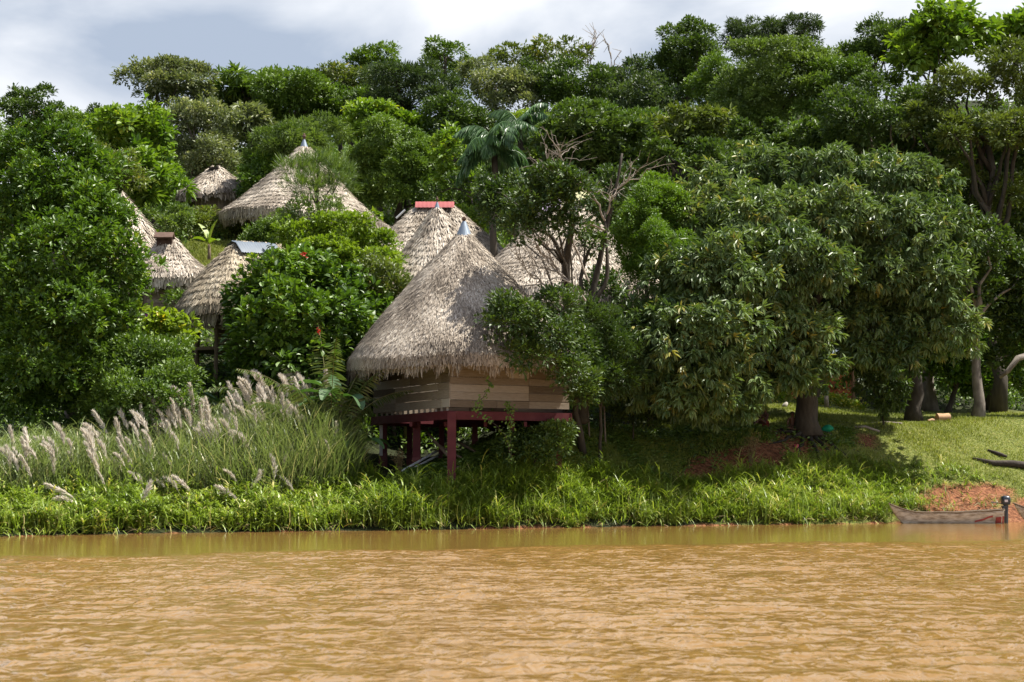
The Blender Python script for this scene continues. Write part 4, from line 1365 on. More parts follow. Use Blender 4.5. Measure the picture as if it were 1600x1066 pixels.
# ------------------------------------------------------------------ the wooded hill behind, skyline from the left
HILL = [
    ('round dark tree with bare lower stems, first on the skyline', 140, [(52, 178, 56, 38, 0, 14), (85, 200, 34, 26, 0, 5)], 'airy', 'dark', dict(bark='palebark', cover=1.25, lscale=.9)),
    ('tiny distant tree in the skyline gap', 172, [(155, 182, 22, 16, 0, 4)], 'far', 'blue', {}),
    ('umbrella-shaped tree spreading widest on the skyline above the small far hut', 146, [(208, 120, 24, 12, 0, 1), (232, 110, 28, 13, 1, 1), (262, 104, 30, 13, -1, 1), (292, 108, 28, 13, 0, 1), (316, 118, 22, 12, 0, 1), (246, 126, 26, 11, -2, 1), (284, 126, 30, 12, -2, 1), (262, 118, 40, 16, 3, 1), (250, 148, 30, 16, 0, 1), (290, 150, 34, 18, 0, 1), (318, 142, 20, 12, 1, 1)], 'far', 'silver', dict(cover=1.25)),
    ('tree with star-like divided leaves right of the umbrella tree', 150, [(385, 130, 50, 26, 0, 9), (395, 175, 46, 36, 2, 6)], 'compound', 'mid', {}),
    ('large-leaved whitish-green tree below the skyline, behind the feathery tree', 140, [(392, 192, 36, 28, 0, 8)], 'compound', 'silver', {}),
    ('soft green spreading tree in the middle of the slope under the skyline', 146, [(455, 148, 62, 42, 0, 14), (440, 190, 60, 34, 2, 8)], 'far', 'mid', dict(tint=(.1, 1))),
    ('brown-green tree behind the soft green one, filling the skyline dip', 154, [(530, 132, 54, 28, 0, 10), (520, 160, 50, 30, 0, 5)], 'far', 'olive', {}),
    ('knobby tree with separate leaf tufts breaking the skyline', 158, [(572, 92, 24, 15, 0, 1), (602, 84, 22, 14, 0, 1), (590, 112, 42, 24, 0, 6), (556, 96, 14, 10, 0, 1)], 'far', 'mid', {}),
    ('dark feathery tree with drooping tiers under the knobby tree', 142, [(640, 140, 76, 42, 0, 14), (600, 175, 50, 34, 2, 8)], 'fine', 'blue', dict(cover=1.4, lscale=1.5)),
    ('flat-topped green tree poking above the dark feathery tiers', 156, [(694, 74, 34, 14, 0, 4), (700, 100, 46, 24, 2, 6)], 'far', 'mid', {}),
    ('silvery-leaved tree shimmering on the slope above the palm', 145, [(790, 145, 52, 44, 0, 12), (740, 120, 44, 30, 2, 6)], 'far', 'silver', dict(tint=(.1, 1))),
    ('dark tree beneath the silvery one', 138, [(700, 185, 52, 40, 0, 10), (750, 195, 40, 30, 2, 4)], 'far', 'dark', {}),
    ('open olive tree with thin visible branches highest in mid skyline', 156, [(868, 88, 64, 30, 0, 12), (800, 95, 50, 26, 2, 8)], 'airy', 'olive', dict(bark='palebark')),
    ('dark green tree right below the open olive crown', 144, [(895, 145, 60, 46, 0, 12), (850, 130, 40, 40, 2, 5)], 'far', 'dark', {}),
    ('dusky brown tree filling the notch between the two rises', 150, [(958, 150, 44, 48, 0, 10), (985, 115, 30, 24, 2, 4)], 'far', 'blue', {}),
    ('tall dark round-topped tree on the second rise', 154, [(1078, 72, 54, 36, 0, 12), (1060, 125, 66, 44, 2, 10)], 'far', 'dark', dict(tint=(.1, 1))),
    ('bluish tree at the foot of the second rise', 142, [(1015, 170, 54, 46, 0, 10), (985, 195, 40, 30, 0, 4)], 'far', 'blue', {}),
    ('layered flat-crowned tree dark against the sky', 158, [(1185, 46, 50, 14, 0, 14), (1245, 38, 46, 12, 0, 12), (1170, 66, 48, 14, 0, 10), (1225, 60, 60, 16, 2, 12), (1210, 85, 60, 18, 2, 8)], 'fine', 'blue', dict(lscale=1.3, flat=.4, cover=1.8)),
    ('mid-green tree between the second rise and the layered tree', 140, [(1125, 140, 52, 56, 0, 12)], 'far', 'mid', {}),
    ('big olive-green tree with lit yellowish top below the layered tree', 128, [(1222, 118, 96, 60, 0, 20), (1180, 175, 76, 46, 0, 10)], 'far', 'feather', dict(lscale=.8, tint=(.1, 1), cover=.85)),
    ('dark tree on the skyline left of the giant-leaved tree', 136, [(1385, 70, 56, 40, 0, 12), (1340, 95, 44, 34, 2, 6)], 'far', 'dark', dict(lscale=.85)),
    ('giant-leaved bright tree rising highest over the woods', 124, [(1478, 52, 64, 42, 0, 16), (1440, 85, 56, 36, 0, 8)], 'farbig', 'bright', dict(tint=(.05, .85))),
    ('giant-leaved bright tree at the edge of the woods, second of its kind', 126, [(1582, 62, 44, 38, 0, 10), (1625, 60, 50, 50, 0, 6)], 'farbig', 'bright', dict(tint=(.05, .85))),
    ('small-leaved tree filling the space under the olive-green crown', 126, [(1320, 135, 66, 50, 0, 12), (1290, 170, 56, 40, 0, 6)], 'far', 'mid', dict(lscale=.75, tint=(0, .7))),
    ('shadowy tree low behind the mango top', 116, [(1180, 235, 70, 34, 0, 10), (1240, 215, 60, 30, 0, 6)], 'oval', 'dark', dict(lscale=1.2)),
    ('deep green tree on the slope behind the dense dark dome', 128, [(920, 190, 70, 36, 0, 10), (990, 205, 60, 36, 0, 8)], 'airy', 'mid', dict(lscale=.8, cover=1.3, bark='palebark', tint=(0, .8))),
    ('dark green tree behind the yellow-green broad-leaved one', 146, [(560, 170, 60, 36, 2, 10), (500, 165, 44, 30, 2, 6)], 'far', 'mid', dict(tint=(0, .7))),
    ('dusky tree behind the tall grey-green one with slim stems', 150, [(345, 170, 50, 44, 2, 10), (355, 215, 40, 40, 0, 6)], 'airy', 'olive', dict(bark='palebark', cover=1.2)),
    ('green tree behind the tall glossy bank tree, near the skyline gap', 132, [(110, 215, 60, 34, 0, 10), (150, 200, 44, 22, 0, 4)], 'far', 'mid', dict(lscale=.85)),
    ('green tree at the edge of view below the first skyline tree', 128, [(0, 240, 60, 44, 0, 10), (-40, 200, 50, 50, 0, 6)], 'far', 'mid', dict(lscale=.85)),
    ('dark tree behind the open hollow over the lilac-covered hut', 122, [(860, 245, 60, 44, 4, 8), (800, 270, 50, 40, 4, 6)], 'far', 'dark', dict(lscale=.75)),
    ('shaded tree in the dip behind the spreading level boughs', 122, [(1090, 205, 70, 40, 0, 10), (1030, 225, 50, 34, 0, 4)], 'compound', 'olive', dict(lscale=.7, cover=1.2)),
    ('brownish tree at the edge of the woods above the pale limb', 118, [(1640, 180, 60, 90, 0, 10)], 'far', 'olive', dict(lscale=.75)),
]
for lab, D, cr_, sty, mt, kw in HILL:
    kw = dict(kw)
    T(lab, D, cr_, sty, mat=mt, tr=kw.pop('tr', .26), limbs=6, group=GB, **kw)

# leafless tree tops in the notch of the skyline
for lab, px, py, D in (('bare grey leafless treetop in the skyline notch beside the olive tree', 925, 78, 156), ('short bare leafless treetop right of the taller bare one', 955, 92, 156)):
    rng = rng_of(lab)
    p = P(px, py, D)
    b = Vector((p.x, D, gz(p.x, D) - .2))
    t = thing('bare_tree', lab, 'bare tree', b)
    g = Geo()
    main = curve(b, p, 12, rng=rng, wob_=.008)
    tube(g, main, np.linspace(.22, .03, 12), 7, .6)
    g.build('trunk', M['twig'], t)
    g = Geo()
    for k in range(14):
        q = int(rng.integers(6, 12))
        e = main[q] + np.array([rng.normal(0, 1.1), rng.normal(0, 1.1), rng.uniform(.5, 2.0)])
        br = curve(main[q], e, 6, rng=rng, wob_=.05, up=.05)
        tube(g, br, np.linspace(.06, .02, 6), 5, .7)
        for _ in range(4):
            z = int(rng.integers(2, 6))
            tube(g, curve(br[z], br[z] + rng.normal(0, .45, 3) + np.array([0, 0, .4]), 4), [.03, .024, .02, .014], 4, .8)
    g.build('bare_branch', M['twig'], t)


# ------------------------------------------------------------------ palms and bananas
def frond(name, mat, parent, o, az, el, ln, droop, rng, nleaf=46, ll=.8, lw=.05, hang=.7, tint=(.1, .9), rr=.03):
    u = np.linspace(0, 1, 14)
    h = np.array([math.cos(az), math.sin(az), 0])
    ang = el - droop * u ** 1.3
    step = ln / 13
    pts = [np.array(o, float)]
    for k in range(13):
        pts.append(pts[-1] + step * (h * math.cos(ang[k]) + np.array([0, 0, math.sin(ang[k])])))
    pts = np.array(pts)
    g = Geo()
    tube(g, pts, np.linspace(rr, rr * .25, 14), 5, .9, cap=False)
    t = np.repeat(np.linspace(.12, .99, nleaf), 2)
    sgn = np.tile([1.0, -1.0], nleaf)
    O = np.stack([np.interp(t, u, pts[:, k]) for k in range(3)], 1)
    d = np.stack([np.interp(t, u, np.gradient(pts[:, k])) for k in range(3)], 1)
    d = nrm(d)
    side = nrm(np.cross(d, np.array([0, 0, 1.0]))) * sgn[:, None]
    A = nrm(side + d * .55 + np.array([0, 0, -1.0]) * hang + rng.normal(0, .12, O.shape))
    lv = ll * (np.sin(np.pi * np.clip(t * .86 + .12, 0, 1)) * .85 + .15) * rng.uniform(.85, 1.1, len(t))
    scatter(g, T_LONG, O, A, np.array([0, 0, 1.0]) + side * .4 + rng.normal(0, .2, O.shape), lv, lw, np.clip(rng.uniform(*tint, len(t)), 0, 1), bend=.9)
    return g.build(name, M[mat], parent)


def palm(label, px, D, py_top, nf, ln, mat='palm', tr=.16, ll=.9, el=(-.2, 1.3), hang=.9, lean=0.0):
    rng = rng_of(label)
    p = P(px, py_top, D)
    b = Vector((p.x + lean, D, gz(p.x, D) - .1))
    t = thing('palm_tree', label, 'palm', b)
    g = Geo()
    tube(g, curve(b, p, 10, rng=rng, wob_=.006), np.linspace(tr * 1.2, tr * .8, 10), 9, .55)
    g.build('trunk', M['bark'], t, smooth=True)
    for k in range(nf):
        e = el[0] + (el[1] - el[0]) * ((k * .7548 + .2) % 1)
        frond('frond', mat, t, (p.x, p.y, p.z + .1 * e), k * 2.4 + rng.uniform(-.2, .2), e, ln * rng.uniform(.85, 1.1), 1.9 * rng.uniform(.8, 1.15), rng, nleaf=54, ll=ll, lw=.09, hang=hang)
    return t


palm('tall palm with a drooping feather crown and brown trunk on the slope', 772, 100, 232, 34, 3.0, ll=.95, tr=.22)
palm('second palm half hidden behind the drooping feather palm', 812, 108, 206, 20, 2.8, ll=.95, tr=.2)


def low_palm(label, px, D, fr, mat='coco'):
    rng = rng_of(label)
    x = (px - 800) / F * D
    b = Vector((x, D, gz(x, D)))
    t = thing('young_palm', label, 'palm', b)
    for az, el, ln, dr in fr:
        frond('frond', mat, t, b + Vector((0, 0, .1)), az, el, ln, dr, rng, nleaf=52, ll=.75, lw=.045, hang=.45, tint=(.1, .85), rr=.035)
    g = Geo()
    lathe(g, b, [(.16, b.z - .1), (.13, b.z + .2), (.05, b.z + .5)], 8)
    g.build('stem', M['bark'], t)


low_palm('young coconut palm with yellowing fronds beside the stilt hut eave', 515, 77.2,
         [(2.7, 1.4, 6.2, 1.0), (3.5, 1.3, 6.2, 1.3), (.6, 1.42, 6.2, .8), (2.0, 1.5, 6.8, .5), (4.3, 1.25, 5.6, 1.4), (5.8, 1.35, 5.8, 1.1), (3.1, 1.15, 6.0, 1.5), (.1, 1.25, 5.2, 1.3), (4.9, 1.4, 6.3, .9)])
low_palm('arching dry-tipped palm behind the reed plumes', 470, 76.6,
         [(2.6, 1.35, 5.6, 1.9), (3.3, 1.25, 5.6, 2.0), (1.2, 1.4, 5.4, 1.5), (.4, 1.3, 5.0, 1.6), (4.2, 1.3, 4.8, 1.8), (2.0, 1.45, 5.6, 1.3), (3.0, 1.3, 6.0, 1.7)])


def blade_leaf(name, parent, o, az, el, ln, wd, droop, rng, mat='banana'):
    n = 12
    u = np.linspace(0, 1, n)
    h = np.array([math.cos(az), math.sin(az), 0])
    s_ = np.array([-math.sin(az), math.cos(az), 0])
    ang = el - droop * u ** 1.4
    pts = [np.array(o, float)]
    for k in range(n - 1):
        pts.append(pts[-1] + ln / (n - 1) * (h * math.cos(ang[k]) + np.array([0, 0, math.sin(ang[k])])))
    pts = np.array(pts)
    wv = wd * np.clip(np.sin(np.pi * np.clip((u - .12) / .9, 0, 1)) ** .55, .04, 1)
    nn = np.stack([-h[0] * np.sin(ang), -h[1] * np.sin(ang), np.cos(ang)], 1)
    L_ = pts + s_ * wv[:, None] / 2 + nn * wv[:, None] * .22 + rng.normal(0, .012, (n, 3))
    R_ = pts - s_ * wv[:, None] / 2 + nn * wv[:, None] * .22 + rng.normal(0, .012, (n, 3))
    g = Geo()
    V = np.stack([L_, pts, R_], 1).reshape(-1, 3)
    q = []
    tn = []
    base = rng.uniform(.2, .7)
    for k in range(n - 1):
        for a in (0, 1):
            if k > 2 and rng.uniform() < .08:
                continue                                   # wind-torn gap
            q.append([k * 3 + a, k * 3 + 3 + a, k * 3 + 4 + a, k * 3 + 1 + a])
            tn.append(base + rng.uniform(-.12, .12))
    g.add(V, q, np.array(tn))
    tube(g, pts, np.linspace(.03, .008, n), 5, .85, cap=False)
    return g.build(name, M[mat], parent)


def banana(label, px, D, hstem, leaves, wd=.5, name='banana_plant', zoff=0.0, mat='banana'):
    rng = rng_of(label)
    x = (px - 800) / F * D
    b = Vector((x, D, gz(x, D) + zoff))
    t = thing(name, label, 'banana plant', b)
    g = Geo()
    tube(g, [(b.x, b.y, b.z - .2), (b.x + .03, b.y, b.z + hstem * .5), (b.x, b.y, b.z + hstem)], [.13, .11, .07], 9, .5)
    g.build('stem', M['wood'], t, smooth=True)
    for az, el, ln, dr in leaves:
        blade_leaf('leaf', t, (b.x, b.y, b.z + hstem * .97), az, el, ln, wd * rng.uniform(.85, 1.1), dr, rng, mat)
    return t


banana('young banana plant with two upright leaves alone on the lawn', 323, 111.0, 1.2, [(2.6, 1.2, 1.7, .6), (.4, 1.4, 1.7, .4), (3.5, .7, 1.3, 1.4), (5.5, .6, 1.1, 1.3)], .6, mat='lime')
banana('banana plant with wide pale leaves between the bush and the dark large-leaved tree', 352, 80.5, 1.5, [(3.0, .75, 2.3, 1.1), (2.6, .35, 2.2, 1.2), (3.4, .15, 2.3, 1.1), (4.2, .5, 2.0, 1.3), (1.2, 1.0, 2.0, 1.2), (5.2, .5, 1.8, 1.4)], .55)
banana('banana plant with dark arching leaves tight against the stilt hut wall', 532, 76.8, 2.9, [(2.9, .9, 2.6, 1.6), (3.3, .6, 2.6, 1.5), (3.7, .35, 2.4, 1.5), (4.4, .7, 2.2, 1.8), (2.2, 1.1, 2.4, 1.4), (5.3, .5, 2.2, 1.8), (3.1, .2, 2.4, 1.5)], .62)
banana('banana plant with tattered hanging leaves below the stilt hut eave', 548, 76.6, .9, [(3.0, .6, 2.2, 1.8), (3.9, .4, 2.0, 1.8), (4.7, .8, 2.0, 1.8), (5.6, .7, 2.2, 1.7), (.3, .8, 2.0, 1.8), (2.2, .9, 2.0, 1.7)], .42)
banana('banana plant whose tall bright leaf stands by the thatch edge', 553, 81.5, 4.2, [(2.3, 1.35, 2.9, .35), (1.2, 1.1, 2.0, 1.0), (3.2, 1.0, 2.2, 1.3)], .5)
banana('banana shoot with an upright leaf between two thatched roofs', 634, 88.0, 4.6, [(1.7, 1.5, 1.5, .15), (.5, .9, 1.3, .8), (3.0, .8, 1.1, 1.0)], .45)

# red blossoms in the dark large-leaved tree
for px, py, D in ((474, 398, 80.5), (498, 518, 78.6)):
    g = Geo()
    rng = rng_of(f'bl{px}')
    p = np.array(P(px, py, D))
    n = 14
    d = nrm(rng.normal(0, 1, (n, 3)) + np.array([0, -.6, .5]))
    scatter(g, T_OVAL, np.repeat(p[None], n, 0) + rng.normal(0, .05, (n, 3)), d, rng.normal(0, 1, (n, 3)), .16, .08, rng.uniform(0, 1, n))
    o = g.build('blossom', M['red'])
    o.parent = [t for t in ALLTREES if 'red blossoms' in t['label']][0]
    a = OFFS[o.parent.name]
    o.location = (-a[0], -a[1], -a[2])


# ------------------------------------------------------------------ ground cover
def sow(rng, n, px0, px1, s0, s1, dens=None):
    """n random ground positions between two columns and inland distances; returns x, D, s, px"""
    px = rng.uniform(px0, px1, n)
    s = rng.uniform(0, 1, n) * (np.interp(px, *s1) - np.interp(px, *s0)) + np.interp(px, *s0)
    D = shore(px) + s
    x = (px - 800) / F * D
    keep = np.ones(n, bool)
    if dens is not None:
        keep = rng.uniform(0, 1, n) < dens(x, D, s, px)
    return x[keep], D[keep], s[keep], px[keep]


def c_(v):
    return ([0, 1600], [v, v])


# broad-bladed bright grass along the water
rng = rng_of('bank grass')
x, D, s, px = sow(rng, 26000, -90, 1560, ([0, 1600], [-.25, -.15]), ([0, 300, 540, 600, 800, 900, 1080, 1300, 1450, 1560], [5.2, 5.2, 5.8, 4.2, 3.2, 3.4, 3.5, 5.4, 5.2, 4.5]),
                  lambda x, D, s, px: (s > .22 + .42 * wob(x * 1.3, x * .37)) * np.clip(1 - 1.15 * soil_amt(x, D) * (s > .4), .05, 1) * np.where(px > 1380, (s > .9) * np.interp(px, [1380, 1560], [.75, .15]), 1.0) * np.where(px > 1080, np.clip(1.35 - s / 5.2, .15, 1), 1))
n = len(x)
patch = wob(x * .8 + 3, D * .9)
hgt = (.52 + .42 * patch + .16 * wob(x * 2.3, D * 2.1)) * np.interp(px, [0, 480, 560, 700, 1000, 1200, 1400, 1560], [1.0, 1.1, 1.3, 1.0, .9, .9, .65, .35]) * np.clip(1.1 - .06 * s, .5, 1.1)
hgt = np.clip(hgt, .16, 1.2) * rng.uniform(.5, 1.25, n)
tall = rng.uniform(0, 1, n) < .045
hgt = np.where(tall, hgt * 1.3 + .35, hgt)
pt = np.clip(.42 + .22 * wob(x * .35 + 4, D * .4) + rng.normal(0, .17, n) + .12 * tall, 0, .86)
pt = np.where(rng.uniform(0, 1, n) < .05, .97, pt)
lean = rng.normal(0, .2, (n, 2))
g = Geo()
herb = px + rng.normal(0, 120, n) < 600
for sel, k, l0, l1, w0, w1 in ((herb, 12, .16, .36, .030, .062), (~herb, 8, .36, .78, .020, .040)):
    m = int(sel.sum())
    gx, gD, H = np.repeat(x[sel], k), np.repeat(D[sel], k), np.repeat(hgt[sel], k)
    fr = rng.uniform(0, 1, m * k) ** .8
    az = rng.uniform(0, 6.28, m * k)
    lx, ly = np.repeat(lean[sel, 0], k), np.repeat(lean[sel, 1], k)
    O = np.stack([gx, gD, ground(gx, gD)], -1) + np.stack([lx * H * fr, ly * H * fr, H * fr], -1)
    A = np.stack([np.cos(az) * .75, np.sin(az) * .75, rng.uniform(.2, 1.3, m * k)], -1)
    N = np.stack([-np.cos(az) * .6, -np.sin(az) * .6, np.full(m * k, .8)], -1)
    scatter(g, T_BLADE, O, A, N, rng.uniform(l0, l1, m * k) * np.clip(.55 + H * .6, .6, 1.4), rng.uniform(w0, w1, m * k),
            np.clip(np.repeat(pt[sel], k) + rng.normal(0, .1, m * k) + .10 * (fr - .5), 0, 1), bend=rng.uniform(.5, 1.2, m * k))
# stems
O = np.stack([x, D, ground(x, D) - .05], -1)
scatter(g, T_STRAW, O, np.stack([lean[:, 0], lean[:, 1], np.ones(n)], -1), rng.normal(0, 1, (n, 3)), hgt, .02, np.clip(pt + .1, 0, 1))
o = g.build('bank_grass', M['bankgrass'])
kind(o, 'stuff', 'tall bright leafy grass along the water edge')

# dead straw fallen in the bank grass
rng = rng_of('straw')
x, D, s, px = sow(rng, 2600, -60, 1560, c_(-.1), c_(2.4), lambda x, D, s, px: .35 + .65 * smooth(1100, 1350, px))
n = len(x)
g = Geo()
O = np.stack([x, D, ground(x, D) + rng.uniform(0, .25, n)], -1)
scatter(g, T_BLADE, O, np.stack([rng.normal(0, 1, n), rng.normal(0, .6, n), rng.uniform(.1, 1, n)], -1), rng.normal(0, .3, (n, 3)) + [0, 0, 1], rng.uniform(.3, .8, n), .03, rng.uniform(.2, 1, n))
kind(g.build('dead_grass', M['dryleaf']), 'stuff', 'dry straw blades low in the bank grass')

# short turf
rng = rng_of('turf')
x, D, s, px = sow(rng, 170000, 880, 1700, ([800, 1200, 1400, 1600], [3.4, 4.2, 2.6, 1.2]), ([800, 1000, 1150, 1600], [7.5, 8.5, 24, 22]),
                  lambda x, D, s, px: np.clip(1 - 1.25 * soil_amt(x, D), 0, 1) * np.clip(1.3 - s / 24, .35, 1) * (.75 + .25 * wob(x * .5, D * .5)))
x2, D2, s2, px2 = sow(rng, 34000, 250, 420, c_(36), c_(57), lambda x, D, s, px: lawn_amt(x, D))
x, D, px, s = np.concatenate([x, x2]), np.concatenate([D, D2]), np.concatenate([px, px2]), np.concatenate([s, s2])
n = len(x)
az = rng.uniform(0, 6.28, n)
O = np.stack([x, D, ground(x, D) - .01], -1)
A = np.stack([np.cos(az) * .6, np.sin(az) * .6, rng.uniform(.5, 1.3, n)], -1)
hh = np.clip(.13 + .07 * wob(x * .8, D * .8), .05, .3) * rng.uniform(.6, 1.5, n) * np.interp(px, [850, 1150, 1400, 1600], [1.7, 1.3, 1.0, .9])
g = Geo()
tn = np.clip(.45 + .28 * wob(x * .3 + 2, D * .45) + rng.normal(0, .16, n), 0, 1)
scatter(g, T_DIAM, O, A, np.stack([np.cos(az), np.sin(az), np.ones(n)], -1), hh, .035, tn)
kind(g.build('turf_grass', M['lawn']), 'stuff', 'short sunlit turf on the lawn')

# creeping plants on the shaded bank
rng = rng_of('creepers')
x, D, s, px = sow(rng, 9000, 640, 1330, ([600, 700, 850, 1050, 1200, 1330], [4.4, 3.6, 3.2, 3.6, 4.8, 6.5]), ([600, 850, 1100, 1330], [9.5, 9, 9.5, 8.5]),
                  lambda x, D, s, px: np.clip(1.0 - 1.2 * soil_amt(x, D), .03, 1) * (.6 + .4 * wob(x * .7, D * .7)))
k = 7
n = len(x)
gx, gD = np.repeat(x, k) + rng.normal(0, .14, n * k), np.repeat(D, k) + rng.normal(0, .14, n * k)
az = rng.uniform(0, 6.28, n * k)
hh = np.repeat(np.clip(.16 + .14 * wob(x, D), .03, .5), k) * rng.uniform(0, 1.2, n * k)
O = np.stack([gx, gD, ground(gx, gD) + hh], -1)
A = np.stack([np.cos(az), np.sin(az), rng.uniform(-.2, .8, n * k)], -1)
g = Geo()
scatter(g, T_OVAL, O, A, rng.normal(0, .35, (n * k, 3)) + [0, -.2, 1], rng.uniform(.12, .26, n * k), rng.uniform(.06, .13, n * k), rng.uniform(0, .9, n * k))
kind(g.build('creeping_foliage', M['mid']), 'stuff', 'low creeping leaves on the shaded bank')

# undergrowth of the hillside
rng = rng_of('undergrowth')
n0 = 8000
px = rng.uniform(-120, 1720, n0)
D = np.where(rng.uniform(0, 1, n0) < .6, rng.uniform(78, 140, n0), rng.uniform(135, 200, n0))
x = (px - 800) / F * D
clear = (lawn_amt(x, D) > .25) | ((px > 560) & (px < 930) & (D < 86)) | ((px > 930) & (D < 100)) | ((px < 560) & (D < 78.5))
x, D, px = x[~clear], D[~clear], px[~clear]
n = len(x)
k = 34
hs = rng.uniform(.5, 1.5, n) * np.interp(D, [80, 100, 140, 200], [.7, .8, 1.6, 2.4])
d = nrm(rng.normal(0, 1, (n * k, 3)) + [0, 0, .5])
rr = np.repeat(hs, k)
O = np.stack([np.repeat(x, k), np.repeat(D, k), np.repeat(ground(x, D), k) + rr * .45], -1) + d * rr[:, None] * rng.uniform(.4, 1, (n * k, 1)) * [.9, .9, .7]
g = Geo()
scatter(g, T_OVAL, O, d + rng.normal(0, .5, (n * k, 3)), [0, 0, 1] + d * .5 + rng.normal(0, .3, (n * k, 3)), .3 * np.sqrt(rr) * rng.uniform(.7, 1.3, n * k), .15 * np.sqrt(rr), np.repeat(rng.uniform(0, .8, n), k) + rng.normal(0, .08, n * k))
kind(g.build('undergrowth', M['mid']), 'stuff', 'leafy undergrowth covering the slope')

# ------------------------------------------------------------------ reeds
rng = rng_of('reeds')
top_row = lambda px: np.interp(px, [-90, 0, 120, 240, 300, 380, 430, 500, 545, 580], [690, 680, 668, 656, 640, 624, 600, 598, 640, 690])
x, D, s, px = sow(rng, 17000, -90, 560, ([-90, 200, 420, 560], [4.0, 3.6, 3.0, 4.2]), ([-90, 300, 480, 560], [11.5, 10.5, 9.5, 7.6]), None)
n = len(x)
gz_ = ground(x, D)
zt_ = CAMZ + (750 - top_row(px)) / F * D
full = np.clip(zt_ - gz_, .7, 4.2)
s_ = np.interp(s, [3.4, 5.0, 8], [.55, .85, 1.0])
hh = full * s_ * rng.uniform(.45, 1.12, n)
az = rng.uniform(0, 6.28, n)
lean = rng.uniform(.08, .55, n)
A = np.stack([np.cos(az) * lean - .06, np.sin(az) * lean - .1, np.ones(n)], -1)
N = np.stack([-np.cos(az), -np.sin(az), lean], -1)
g = Geo()
tn = np.clip(.38 + .22 * wob(x * .5, D * .5) + rng.normal(0, .16, n), 0, .84)
tn = np.where(rng.uniform(0, 1, n) < .09, .96, tn)
scatter(g, T_BLADE, np.stack([x, D, gz_ - .05], -1), A, N, hh, rng.uniform(.028, .05, n), tn, bend=rng.uniform(.15, .75, n))
# second, arching layer of blades from half way up
m = n // 2
az = rng.uniform(0, 6.28, m)
O = np.stack([x[:m], D[:m], gz_[:m] + hh[:m] * rng.uniform(.25, .75, m)], -1)
scatter(g, T_BLADE, O, np.stack([np.cos(az) * .55, np.sin(az) * .55, np.ones(m)], -1), np.stack([-np.cos(az), -np.sin(az), np.full(m, .5)], -1), rng.uniform(.7, 1.5, m), rng.uniform(.028, .045, m), tn[:m], bend=rng.uniform(.6, 1.3, m))
kind(g.build('reed_grass', M['reed']), 'stuff', 'dense tall reed grass on the bank')

# plumed reeds: six kinds of plume, every stalk an object of its own
PR = []
for v in range(6):
    rng = rng_of(f'plume{v}')
    t = bpy.data.objects.new('plumed_reed', None)
    COL.objects.link(t)
    OFFS[t.name] = np.zeros(3)
    h = 1.0
    pts = curve((0, 0, 0), (.12 * rng.uniform(-1, 1), .1 * rng.uniform(-1, 1), h), 6)
    g = Geo()
    tube(g, pts, np.linspace(.011, .007, 6), 4, .75, cap=False)
    g.build('stalk', M['reed'], t)
    # plume: the top leans over, hairs fall to the lee side
    L_ = rng.uniform(.62, .9)
    le = rng.uniform(.08, .45)
    u = np.linspace(0, 1, 9)
    ax = np.stack([pts[-1][0] - le * u ** 1.8 * L_, pts[-1][1] + 0 * u, h - .05 + u * L_ * (1 - .35 * le * u)], 1)
    g = Geo()
    m = 260
    q = rng.uniform(0, 1, m) ** .9
    O = np.stack([np.interp(q, u, ax[:, k]) for k in range(3)], 1)
    fan = .5 * np.sin(np.pi * np.clip(q * .8 + .12, 0, 1))
    A = np.stack([rng.normal(-.15 * (v % 3), .24, m), rng.normal(0, .24, m), rng.uniform(.6, 1.4, m)], -1)
    scatter(g, T_DIAM, O, A, rng.normal(0, 1, (m, 3)), (.12 + .26 * fan) * rng.uniform(.6, 1.2, m), .022, np.clip(rng.normal(.45, .25, m), 0, 1))
    g.build('plume', M['plume'], t)
    PR.append(t)
rng = rng_of('plume spots')
spots = []
for (n_, x0, x1, y0, y1, th) in ((26, 0, 150, 668, 730, .1), (36, 150, 260, 645, 715, .1), (40, 262, 330, 612, 690, 0), (30, 330, 400, 618, 690, 0), (95, 395, 515, 588, 655, 0),
                                 (40, 230, 470, 680, 760, 1.0), (12, 150, 240, 700, 780, 1.0), (8, 505, 545, 640, 690, .5)):
    for _ in range(n_):
        spots.append((rng.uniform(x0, x1), rng.uniform(y0, y1), th))
made = 0
for (qx, qy, bendy) in spots:
    # the spot gives where the plume shows; the stalk roots on the ground below it
    Dp = float(np.interp(qy, [600, 660, 740, 790], [75.5, 74.5, 70.8, 69.2])) + float(rng.uniform(-1.2, 1.6)) - .0045 * (qx - 300) * 0
    Dp += float(shore(qx) - shore(300))
    p = P(qx, qy + 18, Dp)
    base = ground(p.x, Dp)
    h = max(p.z - float(base), .5)
    if h > 4.2:
        continue
    src = PR[made % 6]
    o = src if made < 6 else src.copy()
    if made >= 6:
        COL.objects.link(o)
        for ch in src.children:
            c2 = ch.copy()
            c2.parent = o
            COL.objects.link(c2)
    o.location = (p.x, Dp, float(base))
    pl = rng.uniform(.65, 1.4)
    lean_ = rng.uniform(-.35, .15) - bendy * rng.uniform(.2, 1.1) * (1 if rng.uniform() < .75 else -1)
    o.rotation_euler = (rng.uniform(-.15, .15), lean_, rng.uniform(-.5, .5))
    o.scale = (1.1 * pl, 1.1 * pl, h if h < 1.1 else 1.0 * h / 1.0)
    o.scale = (pl, pl, h)
    for ch in o.children:
        if ch.name.startswith('plume'):
            # keep plumes their own length whatever the stalk's height
            ch.scale = (1, 1, pl / h)
            ch.location = (0, 0, 1 - pl / h)
    tag(o, 'pale feathery reed plume standing on a thin stalk in the reed bed', 'reed', 'plumed reeds on the bank')
    made += 1

